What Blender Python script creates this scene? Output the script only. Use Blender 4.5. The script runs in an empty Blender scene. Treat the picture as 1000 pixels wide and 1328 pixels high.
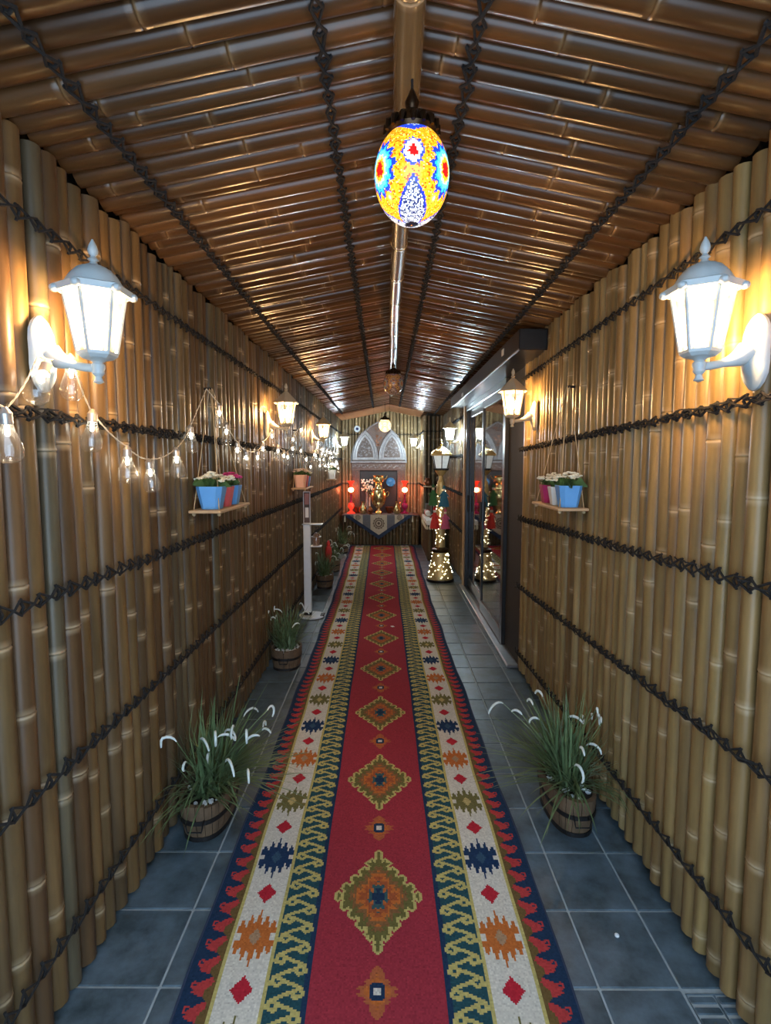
import bpy, math, random
import numpy as np
from mathutils import Vector, Matrix

random.seed(7)
rng = np.random.default_rng(7)
SC = bpy.context.scene
COL = SC.collection
PI = math.pi

# ------------------------------------------------------------------ camera, world, exposure
FPX, VPX, VPY, CAM_H = 710.0, 503.0, 600.0, 1.55
PITCH = math.atan((664 - VPY) / FPX)
YAW = math.atan((VPX - 500) / FPX)
cam_data = bpy.data.cameras.new('camera')
cam = bpy.data.objects.new('camera', cam_data)
COL.objects.link(cam)
cam.location = (0, 0, CAM_H)
cam.rotation_euler = (PI / 2 - PITCH, 0, YAW)
cam_data.sensor_fit = 'VERTICAL'
cam_data.sensor_height = 36.0
cam_data.lens = FPX * 36.0 / 1328.0
cam_data.clip_start = 0.02
SC.camera = cam

world = bpy.data.worlds.new('night_street')
SC.world = world
world.use_nodes = True
world.node_tree.nodes['Background'].inputs[0].default_value = (0.56, 0.76, 1.0, 1)
world.node_tree.nodes['Background'].inputs[1].default_value = 1.9
SC.view_settings.view_transform = 'Standard'
SC.view_settings.look = 'None'
SC.view_settings.gamma = 1.0
SC.view_settings.use_curve_mapping = False
SC.view_settings.exposure = 1.5
SC.cycles.use_denoising = True
WARM = (1.0, 0.58, 0.25)
COOL = (0.62, 0.82, 1.0)
LANTERN_E = 290.0

# dimensions of the corridor (metres)
XL, XR = -0.905, 0.958        # front faces of the bamboo walls
ZE, ZR, XRIDGE = 2.375, 2.56, 0.03
Y0, YEND = -0.6, 10.85
RUG_A, RUG_B = -0.018, -0.0085  # rug axis x = A + B*y


# ------------------------------------------------------------------ mesh helpers
class MB:
    def __init__(self):
        self.v, self.f, self.m = [], [], []

    def add(self, vs, fs, mi=0):
        n = len(self.v)
        self.v += [tuple(p) for p in vs]
        self.f += [tuple(i + n for i in f) for f in fs]
        self.m += [mi] * len(fs)
        return self

    def box(self, c, s, rot=None, mi=0):
        hx, hy, hz = s[0] / 2, s[1] / 2, s[2] / 2
        vs = [Vector((x, y, z)) for x in (-hx, hx) for y in (-hy, hy) for z in (-hz, hz)]
        if rot is not None:
            vs = [rot @ p for p in vs]
        vs = [p + Vector(c) for p in vs]
        return self.add(vs, [(0, 1, 3, 2), (4, 6, 7, 5), (0, 4, 5, 1), (2, 3, 7, 6), (0, 2, 6, 4), (1, 5, 7, 3)], mi)

    def bbox(self, x0, x1, y0, y1, z0, z1, b=0.003, mi=0):
        """box with a small chamfer on all edges"""
        b = min(b, (x1 - x0) * .45, (y1 - y0) * .45, (z1 - z0) * .45)
        rings = []
        for z, i in ((z0, b), (z0 + b, 0), (z1 - b, 0), (z1, b)):
            X0, X1, Yy0, Yy1 = x0 + i, x1 - i, y0 + i, y1 - i
            rings.append([(X0 + b, Yy0, z), (X1 - b, Yy0, z), (X1, Yy0 + b, z), (X1, Yy1 - b, z),
                          (X1 - b, Yy1, z), (X0 + b, Yy1, z), (X0, Yy1 - b, z), (X0, Yy0 + b, z)])
        return self.loft(rings, True, True, True, mi)

    def loft(self, rings, closed=True, cap0=True, cap1=True, mi=0):
        n = len(rings[0])
        vs = [p for r in rings for p in r]
        fs = []
        for i in range(len(rings) - 1):
            for j in range(n if closed else n - 1):
                k = (j + 1) % n
                fs.append((i * n + j, i * n + k, (i + 1) * n + k, (i + 1) * n + j))
        if cap0:
            fs.append(tuple(range(n - 1, -1, -1)))
        if cap1:
            fs.append(tuple((len(rings) - 1) * n + j for j in range(n)))
        return self.add(vs, fs, mi)

    def lathe(self, prof, n=16, c=(0, 0, 0), sx=1.0, sy=1.0, phase=0.0, mi=0, caps=True):
        rings = []
        for r, z in prof:
            r = max(r, 1e-4)
            rings.append([(c[0] + sx * r * math.cos(phase + 2 * PI * j / n), c[1] + sy * r * math.sin(phase + 2 * PI * j / n), c[2] + z) for j in range(n)])
        return self.loft(rings, True, caps, caps, mi)

    def tube(self, pts, r, n=6, mi=0, caps=True):
        pts = [Vector(p) for p in pts]
        rs = r if hasattr(r, '__len__') else [r] * len(pts)
        rings = []
        prev = None
        for i, p in enumerate(pts):
            a = pts[max(i - 1, 0)]
            b = pts[min(i + 1, len(pts) - 1)]
            t = (b - a)
            t = t.normalized() if t.length > 1e-9 else Vector((0, 0, 1))
            if prev is None:
                u = t.orthogonal().normalized()
            else:
                u = (prev - t * prev.dot(t))
                u = u.normalized() if u.length > 1e-6 else t.orthogonal().normalized()
            prev = u
            w = t.cross(u)
            rings.append([p + (u * math.cos(2 * PI * j / n) + w * math.sin(2 * PI * j / n)) * rs[i] for j in range(n)])
        return self.loft(rings, True, caps, caps, mi)

    def ball(self, c, r, n=8, m=6, s=(1, 1, 1), mi=0):
        prof = []
        rings = []
        for i in range(m + 1):
            th = -PI / 2 + PI * i / m
            rr = max(math.cos(th), 0.02)
            rings.append([(c[0] + s[0] * r * rr * math.cos(2 * PI * j / n), c[1] + s[1] * r * rr * math.sin(2 * PI * j / n), c[2] + s[2] * r * math.sin(th)) for j in range(n)])
        return self.loft(rings, True, True, True, mi)

    def prism(self, poly, y0, y1, mi=0):
        """polygon in xz extruded along y"""
        n = len(poly)
        vs = [(x, y0, z) for x, z in poly] + [(x, y1, z) for x, z in poly]
        fs = [tuple(range(n)), tuple(range(2 * n - 1, n - 1, -1))]
        for j in range(n):
            k = (j + 1) % n
            fs.append((j, j + n, k + n, k))
        return self.add(vs, fs, mi)

    def mesh(self, name, mats, smooth=False):
        me = bpy.data.meshes.new(name)
        me.from_pydata(self.v, [], self.f)
        if not isinstance(mats, (list, tuple)):
            mats = [mats]
        for m in mats:
            me.materials.append(m)
        if len(mats) > 1:
            me.polygons.foreach_set('material_index', self.m)
        if smooth:
            me.polygons.foreach_set('use_smooth', [True] * len(me.polygons))
            try:
                me.set_sharp_from_angle(angle=math.radians(38))
            except Exception:
                pass
        me.update()
        return me

    def build(self, name, mats, parent=None, smooth=False, kind=None, label=None):
        return link(name, self.mesh(name, mats, smooth), parent, kind, label)


def link(name, me, parent=None, kind=None, label=None):
    o = bpy.data.objects.new(name, me)
    COL.objects.link(o)
    if parent is not None:
        o.parent = parent
    if kind:
        o['kind'] = kind
    if label:
        o['label'] = label
    return o


def thing(name, label, cat, loc=(0, 0, 0), rotz=0.0, group=None):
    o = bpy.data.objects.new(name, None)
    COL.objects.link(o)
    o.location = loc
    o.rotation_euler = (0, 0, rotz)
    o.empty_display_size = 0.05
    o['label'] = label
    o['category'] = cat
    if group:
        o['group'] = group
    return o


def tag(o, label, cat, group=None, kind=None):
    o['label'] = label
    o['category'] = cat
    if group:
        o['group'] = group
    if kind:
        o['kind'] = kind
    return o


# ------------------------------------------------------------------ material helpers
def newmat(name):
    m = bpy.data.materials.new(name)
    m.use_nodes = True
    nt = m.node_tree
    return m, nt, nt.nodes['Principled BSDF']


def pmat(name, col, rough=0.5, metal=0.0, var=0.12, scale=30.0, bump=0.0, coat=0.0, emis=None, estr=0.0, trans=0.0):
    """plain procedural material: noise-varied colour, optional fine relief"""
    m, nt, b = newmat(name)
    N, L = nt.nodes, nt.links
    tc = N.new('ShaderNodeTexCoord')
    no = N.new('ShaderNodeTexNoise')
    no.inputs['Scale'].default_value = scale
    no.inputs['Detail'].default_value = 4
    L.new(tc.outputs['Object'], no.inputs['Vector'])
    mix = N.new('ShaderNodeMix')
    mix.data_type = 'RGBA'
    L.new(no.outputs['Fac'], mix.inputs[0])
    mix.inputs[6].default_value = tuple(max(c * (1 - var * 2), 0) for c in col[:3]) + (1,)
    mix.inputs[7].default_value = tuple(min(c * (1 + var * 2), 1) for c in col[:3]) + (1,)
    L.new(mix.outputs[2], b.inputs['Base Color'])
    b.inputs['Roughness'].default_value = rough
    b.inputs['Metallic'].default_value = metal
    b.inputs['Coat Weight'].default_value = coat
    b.inputs['Transmission Weight'].default_value = trans
    if emis:
        b.inputs['Emission Color'].default_value = tuple(emis) + (1,)
        b.inputs['Emission Strength'].default_value = estr
    if bump:
        bp = N.new('ShaderNodeBump')
        bp.inputs['Strength'].default_value = bump
        bp.inputs['Distance'].default_value = 0.002
        L.new(no.outputs['Fac'], bp.inputs['Height'])
        L.new(bp.outputs['Normal'], b.inputs['Normal'])
    return m


def emat(name, col, strength):
    m = bpy.data.materials.new(name)
    m.use_nodes = True
    nt = m.node_tree
    nt.nodes.clear()
    e = nt.nodes.new('ShaderNodeEmission')
    e.inputs[0].default_value = tuple(col) + (1,)
    e.inputs[1].default_value = strength
    o = nt.nodes.new('ShaderNodeOutputMaterial')
    nt.links.new(e.outputs[0], o.inputs[0])
    return m


def thin_glass(name, tint=(1, 1, 1), refl=0.12, frost=0.0, frost_col=(1, 1, 1), ior=1.45):
    m = bpy.data.materials.new(name)
    m.use_nodes = True
    nt = m.node_tree
    N, L = nt.nodes, nt.links
    N.clear()
    tr = N.new('ShaderNodeBsdfTransparent')
    tr.inputs[0].default_value = tuple(tint) + (1,)
    gl = N.new('ShaderNodeBsdfGlossy')
    gl.inputs['Roughness'].default_value = 0.03
    lw = N.new('ShaderNodeLayerWeight')
    lw.inputs['Blend'].default_value = 0.5
    pw = N.new('ShaderNodeMath')
    pw.operation = 'POWER'
    pw.inputs[1].default_value = 3.0
    L.new(lw.outputs['Facing'], pw.inputs[0])
    fr = N.new('ShaderNodeMath')
    fr.operation = 'MULTIPLY'
    fr.inputs[1].default_value = min(1.0, (ior - 1) * 2)
    L.new(pw.outputs[0], fr.inputs[0])
    ad = N.new('ShaderNodeMath')
    ad.operation = 'ADD'
    ad.use_clamp = True
    ad.inputs[1].default_value = refl
    L.new(fr.outputs[0], ad.inputs[0])
    base = tr
    if frost > 0:
        tl = N.new('ShaderNodeBsdfTranslucent')
        tl.inputs[0].default_value = tuple(frost_col) + (1,)
        noi = N.new('ShaderNodeTexNoise')
        noi.inputs['Scale'].default_value = 45
        tc = N.new('ShaderNodeTexCoord')
        L.new(tc.outputs['Object'], noi.inputs['Vector'])
        mr = N.new('ShaderNodeMapRange')
        mr.inputs[1].default_value = 0.3
        mr.inputs[2].default_value = 0.7
        mr.inputs[3].default_value = frost * 0.7
        mr.inputs[4].default_value = min(frost * 1.3, 1)
        L.new(noi.outputs['Fac'], mr.inputs[0])
        mx = N.new('ShaderNodeMixShader')
        L.new(mr.outputs[0], mx.inputs[0])
        L.new(tr.outputs[0], mx.inputs[1])
        L.new(tl.outputs[0], mx.inputs[2])
        base = mx
    mx2 = N.new('ShaderNodeMixShader')
    L.new(ad.outputs[0], mx2.inputs[0])
    L.new(base.outputs[0], mx2.inputs[1])
    L.new(gl.outputs[0], mx2.inputs[2])
    o = N.new('ShaderNodeOutputMaterial')
    L.new(mx2.outputs[0], o.inputs[0])
    return m


def bamboo_mat(name, cols, rough=0.40, coat=0.06, spot=0.5, nodecol=(0.46, 0.36, 0.22)):
    m, nt, b = newmat(name)
    N, L = nt.nodes, nt.links
    oi = N.new('ShaderNodeObjectInfo')
    tc = N.new('ShaderNodeTexCoord')
    ramp = N.new('ShaderNodeValToRGB')
    els = ramp.color_ramp.elements
    els[0].position = 0.0
    els[0].color = tuple(cols[0]) + (1,)
    els[1].position = 1.0
    els[1].color = tuple(cols[-1]) + (1,)
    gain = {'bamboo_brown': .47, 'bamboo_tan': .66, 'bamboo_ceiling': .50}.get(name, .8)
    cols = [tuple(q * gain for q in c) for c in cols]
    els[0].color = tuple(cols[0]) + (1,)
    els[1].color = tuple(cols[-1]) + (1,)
    for i, c in enumerate(cols[1:-1]):
        e = els.new((i + 1) / (len(cols) - 1))
        e.color = tuple(c) + (1,)
    L.new(oi.outputs['Random'], ramp.inputs[0])
    sc = N.new('ShaderNodeVectorMath')
    sc.operation = 'MULTIPLY_ADD'
    sc.inputs[1].default_value = (38, 38, 2.2)
    cmb = N.new('ShaderNodeCombineXYZ')
    mu = N.new('ShaderNodeMath')
    mu.operation = 'MULTIPLY'
    mu.inputs[1].default_value = 91.7
    L.new(oi.outputs['Random'], mu.inputs[0])
    for k in range(3):
        L.new(mu.outputs[0], cmb.inputs[k])
    L.new(tc.outputs['Object'], sc.inputs[0])
    L.new(cmb.outputs[0], sc.inputs[2])
    n1 = N.new('ShaderNodeTexNoise')
    n1.inputs['Scale'].default_value = 1.0
    n1.inputs['Detail'].default_value = 5
    L.new(sc.outputs[0], n1.inputs['Vector'])
    # blotchy weathering along the culm
    sc2 = N.new('ShaderNodeVectorMath')
    sc2.operation = 'MULTIPLY_ADD'
    sc2.inputs[1].default_value = (9, 9, 3.0)
    L.new(tc.outputs['Object'], sc2.inputs[0])
    L.new(cmb.outputs[0], sc2.inputs[2])
    n2 = N.new('ShaderNodeTexNoise')
    n2.inputs['Scale'].default_value = 1.0
    n2.inputs['Detail'].default_value = 6
    n2.inputs['Roughness'].default_value = 0.65
    L.new(sc2.outputs[0], n2.inputs['Vector'])
    mr = N.new('ShaderNodeMapRange')
    mr.inputs[1].default_value = 0.42
    mr.inputs[2].default_value = 0.72
    mr.inputs[3].default_value = 0.0
    mr.inputs[4].default_value = spot
    L.new(n2.outputs['Fac'], mr.inputs[0])
    mrs = N.new('ShaderNodeMapRange')
    mrs.inputs[1].default_value = 0.3
    mrs.inputs[2].default_value = 0.7
    mrs.inputs[3].default_value = 0.72
    mrs.inputs[4].default_value = 1.25
    L.new(n1.outputs['Fac'], mrs.inputs[0])
    mix1 = N.new('ShaderNodeMix')
    mix1.data_type = 'RGBA'
    mix1.blend_type = 'MULTIPLY'
    mix1.inputs[0].default_value = 1.0
    L.new(ramp.outputs[0], mix1.inputs[6])
    L.new(mrs.outputs[0], mix1.inputs[7])
    mix2 = N.new('ShaderNodeMix')
    mix2.data_type = 'RGBA'
    L.new(mr.outputs[0], mix2.inputs[0])
    L.new(mix1.outputs[2], mix2.inputs[6])
    mix2.inputs[7].default_value = (0.055, 0.035, 0.018, 1)
    at = N.new('ShaderNodeAttribute')
    at.attribute_name = 'node'
    mix3 = N.new('ShaderNodeMix')
    mix3.data_type = 'RGBA'
    L.new(at.outputs['Fac'], mix3.inputs[0])
    L.new(mix2.outputs[2], mix3.inputs[6])
    mix3.inputs[7].default_value = tuple(nodecol) + (1,)
    L.new(mix3.outputs[2], b.inputs['Base Color'])
    b.inputs['Roughness'].default_value = rough
    b.inputs['Coat Weight'].default_value = coat
    b.inputs['Coat Roughness'].default_value = 0.25
    b.inputs['Specular IOR Level'].default_value = 0.35
    bp = N.new('ShaderNodeBump')
    bp.inputs['Strength'].default_value = 0.25
    bp.inputs['Distance'].default_value = 0.002
    L.new(n1.outputs['Fac'], bp.inputs['Height'])
    L.new(bp.outputs['Normal'], b.inputs['Normal'])
    return m


def attr_mat(name, rough=0.9, emis=0.0, spec=0.3):
    """colours stored per face in the mesh (woven or mosaic pieces)"""
    m, nt, b = newmat(name)
    N, L = nt.nodes, nt.links
    at = N.new('ShaderNodeAttribute')
    at.attribute_name = 'piece'
    L.new(at.outputs['Color'], b.inputs['Base Color'])
    b.inputs['Roughness'].default_value = rough
    b.inputs['Specular IOR Level'].default_value = spec
    if emis:
        L.new(at.outputs['Color'], b.inputs['Emission Color'])
        b.inputs['Emission Strength'].default_value = emis
    return m


M = {}
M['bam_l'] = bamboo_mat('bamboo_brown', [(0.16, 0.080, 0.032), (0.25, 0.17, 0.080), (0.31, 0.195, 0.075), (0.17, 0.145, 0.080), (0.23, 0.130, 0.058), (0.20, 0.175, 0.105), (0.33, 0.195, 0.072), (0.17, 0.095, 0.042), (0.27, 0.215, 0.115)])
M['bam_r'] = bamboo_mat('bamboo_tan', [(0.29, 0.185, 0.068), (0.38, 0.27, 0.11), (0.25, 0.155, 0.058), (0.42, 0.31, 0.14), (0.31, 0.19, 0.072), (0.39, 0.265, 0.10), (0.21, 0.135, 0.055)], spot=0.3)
M['bam_c'] = bamboo_mat('bamboo_ceiling', [(0.12, 0.050, 0.015), (0.19, 0.083, 0.025), (0.14, 0.060, 0.018), (0.25, 0.112, 0.034), (0.095, 0.042, 0.014)], rough=0.28, coat=0.18, nodecol=(0.24, 0.14, 0.06))
M['bam_pole'] = bamboo_mat('bamboo_pole', [(0.13, 0.090, 0.042), (0.135, 0.093, 0.044)], rough=0.25, coat=0.4)
M['bam_e'] = bamboo_mat('bamboo_end', [(0.30, 0.20, 0.09), (0.36, 0.25, 0.12), (0.25, 0.165, 0.075), (0.33, 0.235, 0.12)], spot=0.3)
M['back'] = pmat('dark_backing', (0.018, 0.014, 0.010), 0.9)
M['rope'] = pmat('black_palm_rope', (0.007, 0.0068, 0.0065), 0.95, var=0.3, scale=220, bump=0.5)
M['grout'] = pmat('grout', (0.30, 0.36, 0.38), 0.85, scale=60)
M['tile'] = None
M['white_metal'] = pmat('white_painted_metal', (0.36, 0.43, 0.45), 0.38, var=0.05, scale=25)
M['cream_metal'] = pmat('cream_painted_metal', (0.46, 0.40, 0.28), 0.42, var=0.06, scale=25)
M['lantern_glass'] = thin_glass('rippled_lantern_glass', (0.95, 0.93, 0.88), 0.03, 0.05, (1.0, 0.90, 0.72))
M['bulb_warm'] = emat('warm_bulb', WARM, LANTERN_E)
M['bulb_cool'] = emat('cool_bulb', COOL, LANTERN_E * 2.6)
M['clear'] = thin_glass('clear_bulb_glass', (0.96, 0.96, 0.96), 0.09, 0.055, (1, .97, .92), ior=1.30)
M['filament'] = emat('led_filament', (1.0, 0.90, 0.72), 26.0)
M['cap'] = pmat('bulb_cap', (0.55, 0.52, 0.48), 0.3, 0.7)
M['wire'] = pmat('twisted_wire', (0.62, 0.56, 0.44), 0.5)
M['black'] = pmat('black_aluminium', (0.018, 0.020, 0.022), 0.32, 0.3)
M['blackpanel'] = pmat('black_panel', (0.016, 0.015, 0.015), 0.75)
M['glass'] = thin_glass('door_glass', (0.62, 0.60, 0.58), 0.10)
M['red_int'] = pmat('interior_wall', (0.10, 0.035, 0.022), 0.8)
M['steel'] = pmat('brushed_steel', (0.45, 0.46, 0.47), 0.35, 0.9)
M['wood'] = pmat('pale_board', (0.42, 0.29, 0.16), 0.6, scale=18)
M['orange_board'] = pmat('orange_board', (0.34, 0.15, 0.06), 0.5, var=0.2, scale=14)
M['jute'] = pmat('jute_string', (0.48, 0.36, 0.20), 0.85)
M['blue_pot'] = pmat('blue_ceramic', (0.10, 0.33, 0.72), 0.45, var=0.04)
M['red_pot'] = pmat('coral_ceramic', (0.62, 0.11, 0.12), 0.45, var=0.04)
M['mag_pot'] = pmat('magenta_ceramic', (0.42, 0.03, 0.14), 0.45, var=0.04)
M['white_pot'] = pmat('white_ceramic', (0.74, 0.80, 0.80), 0.4, var=0.04)
M['peach_pot'] = pmat('peach_ceramic', (0.72, 0.42, 0.30), 0.5, var=0.04)
M['leaf'] = pmat('green_leaf', (0.07, 0.14, 0.04), 0.5, var=0.3, scale=12)
M['fl_white'] = pmat('cream_petals', (0.80, 0.78, 0.62), 0.6, var=0.1)
M['fl_pink'] = pmat('pink_petals', (0.62, 0.05, 0.22), 0.6, var=0.1)
M['fl_peach'] = pmat('peach_petals', (0.66, 0.48, 0.36), 0.6, var=0.1)
M['grass'] = pmat('grass_blade', (0.11, 0.17, 0.075), 0.45, var=0.48, scale=14)
M['bloom'] = pmat('white_curl', (0.62, 0.70, 0.68), 0.7, var=0.1)
M['stave'] = pmat('weathered_stave', (0.125, 0.078, 0.042), 0.75, var=0.3, scale=22, bump=0.4)
M['hoop'] = pmat('black_hoop', (0.015, 0.014, 0.014), 0.5, 0.4)
M['soil'] = pmat('soil', (0.03, 0.022, 0.015), 0.95, bump=0.8)
M['pebble'] = pmat('white_pebble', (0.72, 0.76, 0.78), 0.55)
M['brass'] = pmat('polished_brass', (0.74, 0.60, 0.28), 0.22, 0.95, var=0.1)
M['bronze'] = pmat('dark_bronze', (0.05, 0.028, 0.014), 0.28, 0.85)
M['copper'] = pmat('dark_copper', (0.22, 0.085, 0.04), 0.35, 0.8)
M['carved'] = pmat('carved_wood', (0.085, 0.048, 0.034), 0.5, var=0.3, scale=40, bump=0.5)
M['silverwood'] = pmat('silvered_wood', (0.20, 0.19, 0.19), 0.4, 0.3, var=0.25)
M['dark_lattice'] = pmat('dark_lattice', (0.07, 0.045, 0.035), 0.6)
M['niche'] = pmat('dark_niche', (0.012, 0.012, 0.013), 0.55)
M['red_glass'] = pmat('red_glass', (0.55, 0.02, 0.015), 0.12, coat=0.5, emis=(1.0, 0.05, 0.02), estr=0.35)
M['red_bulb'] = emat('red_lamp_globe', (1.0, 0.20, 0.07), 34.0)
M['magenta_glass'] = pmat('magenta_glass', (0.40, 0.02, 0.10), 0.12, coat=0.5)
M['navy'] = pmat('navy_cloth', (0.018, 0.035, 0.075), 0.9)
M['cloth_beige'] = pmat('beige_cloth', (0.50, 0.42, 0.31), 0.9)
M['cloth_grey'] = pmat('grey_cloth', (0.13, 0.13, 0.14), 0.9)
M['cloth_brown'] = pmat('brown_weave', (0.13, 0.09, 0.06), 0.9)
M['tassel'] = pmat('cream_tassel', (0.68, 0.60, 0.42), 0.9)
M['gold_mesh'] = pmat('gold_glitter', (0.55, 0.44, 0.20), 0.4, 0.35, var=0.3, scale=120, bump=0.6)
M['fairy'] = emat('fairy_light', (1.0, 0.90, 0.62), 9.0)
M['post_glass'] = pmat('frosted_post_glass', (0.66, 0.74, 0.76), 0.25, emis=(0.8, 0.95, 1.0), estr=0.12)
M['cl_red'] = pmat('red_fabric', (0.52, 0.035, 0.03), 0.85)
M['cl_green'] = pmat('green_fabric', (0.03, 0.14, 0.05), 0.85)
M['cl_blue'] = pmat('teal_fabric', (0.03, 0.16, 0.26), 0.85)
M['cl_pink'] = pmat('pink_fabric', (0.48, 0.10, 0.20), 0.85)
M['ivory'] = pmat('ivory_fabric', (0.66, 0.60, 0.52), 0.85)
M['plastic_white'] = pmat('white_plastic', (0.66, 0.72, 0.76), 0.4, var=0.03)
M['paper'] = pmat('paper', (0.75, 0.75, 0.72), 0.8, var=0.02)
M['eye_blue'] = pmat('dark_blue_enamel', (0.01, 0.02, 0.09), 0.2)
M['blue_glass'] = pmat('blue_glazed', (0.03, 0.16, 0.34), 0.15, coat=0.5)
M['cable'] = pmat('cable', (0.02, 0.02, 0.02), 0.5)


def tile_material():
    m, nt, b = newmat('slate_tile')
    N, L = nt.nodes, nt.links
    tc = N.new('ShaderNodeTexCoord')
    oi = N.new('ShaderNodeObjectInfo')
    ad = N.new('ShaderNodeVectorMath')
    ad.operation = 'ADD'
    L.new(tc.outputs['Object'], ad.inputs[0])
    sc = N.new('ShaderNodeVectorMath')
    sc.operation = 'SCALE'
    sc.inputs[3].default_value = 13.0
    cm = N.new('ShaderNodeCombineXYZ')
    for k in range(3):
        L.new(oi.outputs['Random'], cm.inputs[k])
    L.new(cm.outputs[0], sc.inputs[0])
    L.new(sc.outputs[0], ad.inputs[1])
    n = N.new('ShaderNodeTexNoise')
    n.inputs['Scale'].default_value = 7
    n.inputs['Detail'].default_value = 7
    n.inputs['Roughness'].default_value = 0.68
    L.new(ad.outputs[0], n.inputs['Vector'])
    r = N.new('ShaderNodeValToRGB')
    r.color_ramp.elements[0].position = 0.32
    r.color_ramp.elements[0].color = (0.026, 0.044, 0.052, 1)
    r.color_ramp.elements[1].position = 0.72
    r.color_ramp.elements[1].color = (0.115, 0.17, 0.215, 1)
    L.new(n.outputs['Fac'], r.inputs[0])
    L.new(r.outputs[0], b.inputs['Base Color'])
    mr = N.new('ShaderNodeMapRange')
    mr.inputs[3].default_value = 0.24
    mr.inputs[4].default_value = 0.50
    L.new(n.outputs['Fac'], mr.inputs[0])
    L.new(mr.outputs[0], b.inputs['Roughness'])
    bp = N.new('ShaderNodeBump')
    bp.inputs['Strength'].default_value = 0.25
    bp.inputs['Distance'].default_value = 0.004
    L.new(n.outputs['Fac'], bp.inputs['Height'])
    L.new(bp.outputs['Normal'], b.inputs['Normal'])
    return m


M['tile'] = tile_material()


# ------------------------------------------------------------------ bamboo culms
def culm_mesh(name, length, r, mat, seed, lo=0.30, hi=0.62, n=12, bend=0.004):
    """one bamboo pole standing on z=0, nodes as raised rings with a groove under each"""
    rd = random.Random(seed)
    zs = [(0.0, 0.0, 0)]
    z = rd.uniform(0.05, hi)
    nodes = []
    while z < length - 0.03:
        nodes.append(z)
        z += rd.uniform(lo, hi)
    prof = [(0.0, r * 1.0, 0.0)]
    for zn in nodes:
        prof += [(zn - 0.022, r * 0.995, 0.0), (zn - 0.006, r * 1.012, 0.35), (zn - 0.002, r * 0.965, 0.05), (zn + 0.003, r * 1.035, 0.75), (zn + 0.009, r * 1.003, 0.20), (zn + 0.024, r * 0.995, 0.0)]
    prof.append((length, r * 0.99, 0.0))
    prof = sorted(prof)
    mb = MB()
    rings, att = [], []
    ph = rd.uniform(0, 6)
    px, py = rd.uniform(-1, 1), rd.uniform(-1, 1)
    for zz, rr, a in prof:
        ox = bend * math.sin(zz * 2.1 + ph) * px
        oy = bend * math.sin(zz * 1.7 + ph) * py
        rings.append([(ox + rr * math.cos(2 * PI * j / n), oy + rr * math.sin(2 * PI * j / n), zz) for j in range(n)])
        att += [a] * n
    mb.loft(rings, True, True, True)
    me = mb.mesh(name, mat, smooth=True)
    at = me.attributes.new('node', 'FLOAT', 'POINT')
    at.data.foreach_set('value', att)
    return me


def culm_set(mat, length, radii, count, seed, tagname='culm', **kw):
    return [culm_mesh(f'{tagname}_{i}', length, radii[i % len(radii)], mat, seed + i, **kw) for i in range(count)], [radii[i % len(radii)] for i in range(count)]


RAD = [0.036, 0.031, 0.027, 0.039, 0.033, 0.029, 0.035, 0.0255, 0.037, 0.032, 0.030, 0.034]
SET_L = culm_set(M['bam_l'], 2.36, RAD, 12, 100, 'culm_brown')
SET_R = culm_set(M['bam_r'], 2.36, RAD, 12, 200, 'culm_tan')
SET_E = culm_set(M['bam_e'], 2.36, [0.033, 0.028, 0.036, 0.031], 6, 300, 'culm_end')
SET_EB = culm_set(M['bam_l'], 0.55, [0.033, 0.029, 0.036], 5, 320, 'culm_short')
SET_C = culm_set(M['bam_c'], 0.98, [0.034, 0.036, 0.031, 0.038], 12, 400, 'culm_lath', n=10)


def culm_row(parent, meshes, a, b, axis, const, z0, zs, rd, gap=0.0055, out=0.0, jitter=0.012, front=1, name='bamboo_stalk', ztop=None):
    """stand culms side by side from a to b along axis; front faces lie on const. Returns the joint positions."""
    ms, rs = meshes
    t = a
    joints = [t]
    prev = -1
    while t < b - 0.02:
        i = rd.randrange(len(ms))
        if i == prev:
            i = (i + 1) % len(ms)
        prev = i
        k = rd.uniform(0.93, 1.07)
        r = rs[i] * k
        c = t + r
        o = link(name, ms[i], parent)
        d = const + front * (r + rd.uniform(0, jitter))
        zz = zs * rd.uniform(0.992, 1.004)
        if ztop:
            zz = ztop(c) - z0
        flip = rd.random() < 0.5
        o.location = (d, c, z0 + rd.uniform(0, 0.012)) if axis == 'y' else (c, d, z0 + rd.uniform(0, 0.012))
        o.scale = (k, k, zz / ms_len(ms[i]))
        if flip:
            o.location.z += zz
            o.rotation_euler = (PI, 0, rd.uniform(0, 6.28))
        else:
            o.rotation_euler = (rd.uniform(-.0035, .0035), rd.uniform(-.001, .001), rd.uniform(0, 6.28))
        t += 2 * r + gap
        joints.append(t)
    return joints


_len = {}


def ms_len(me):
    if me.name not in _len:
        _len[me.name] = max(v.co.z for v in me.vertices)
    return _len[me.name]


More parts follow.
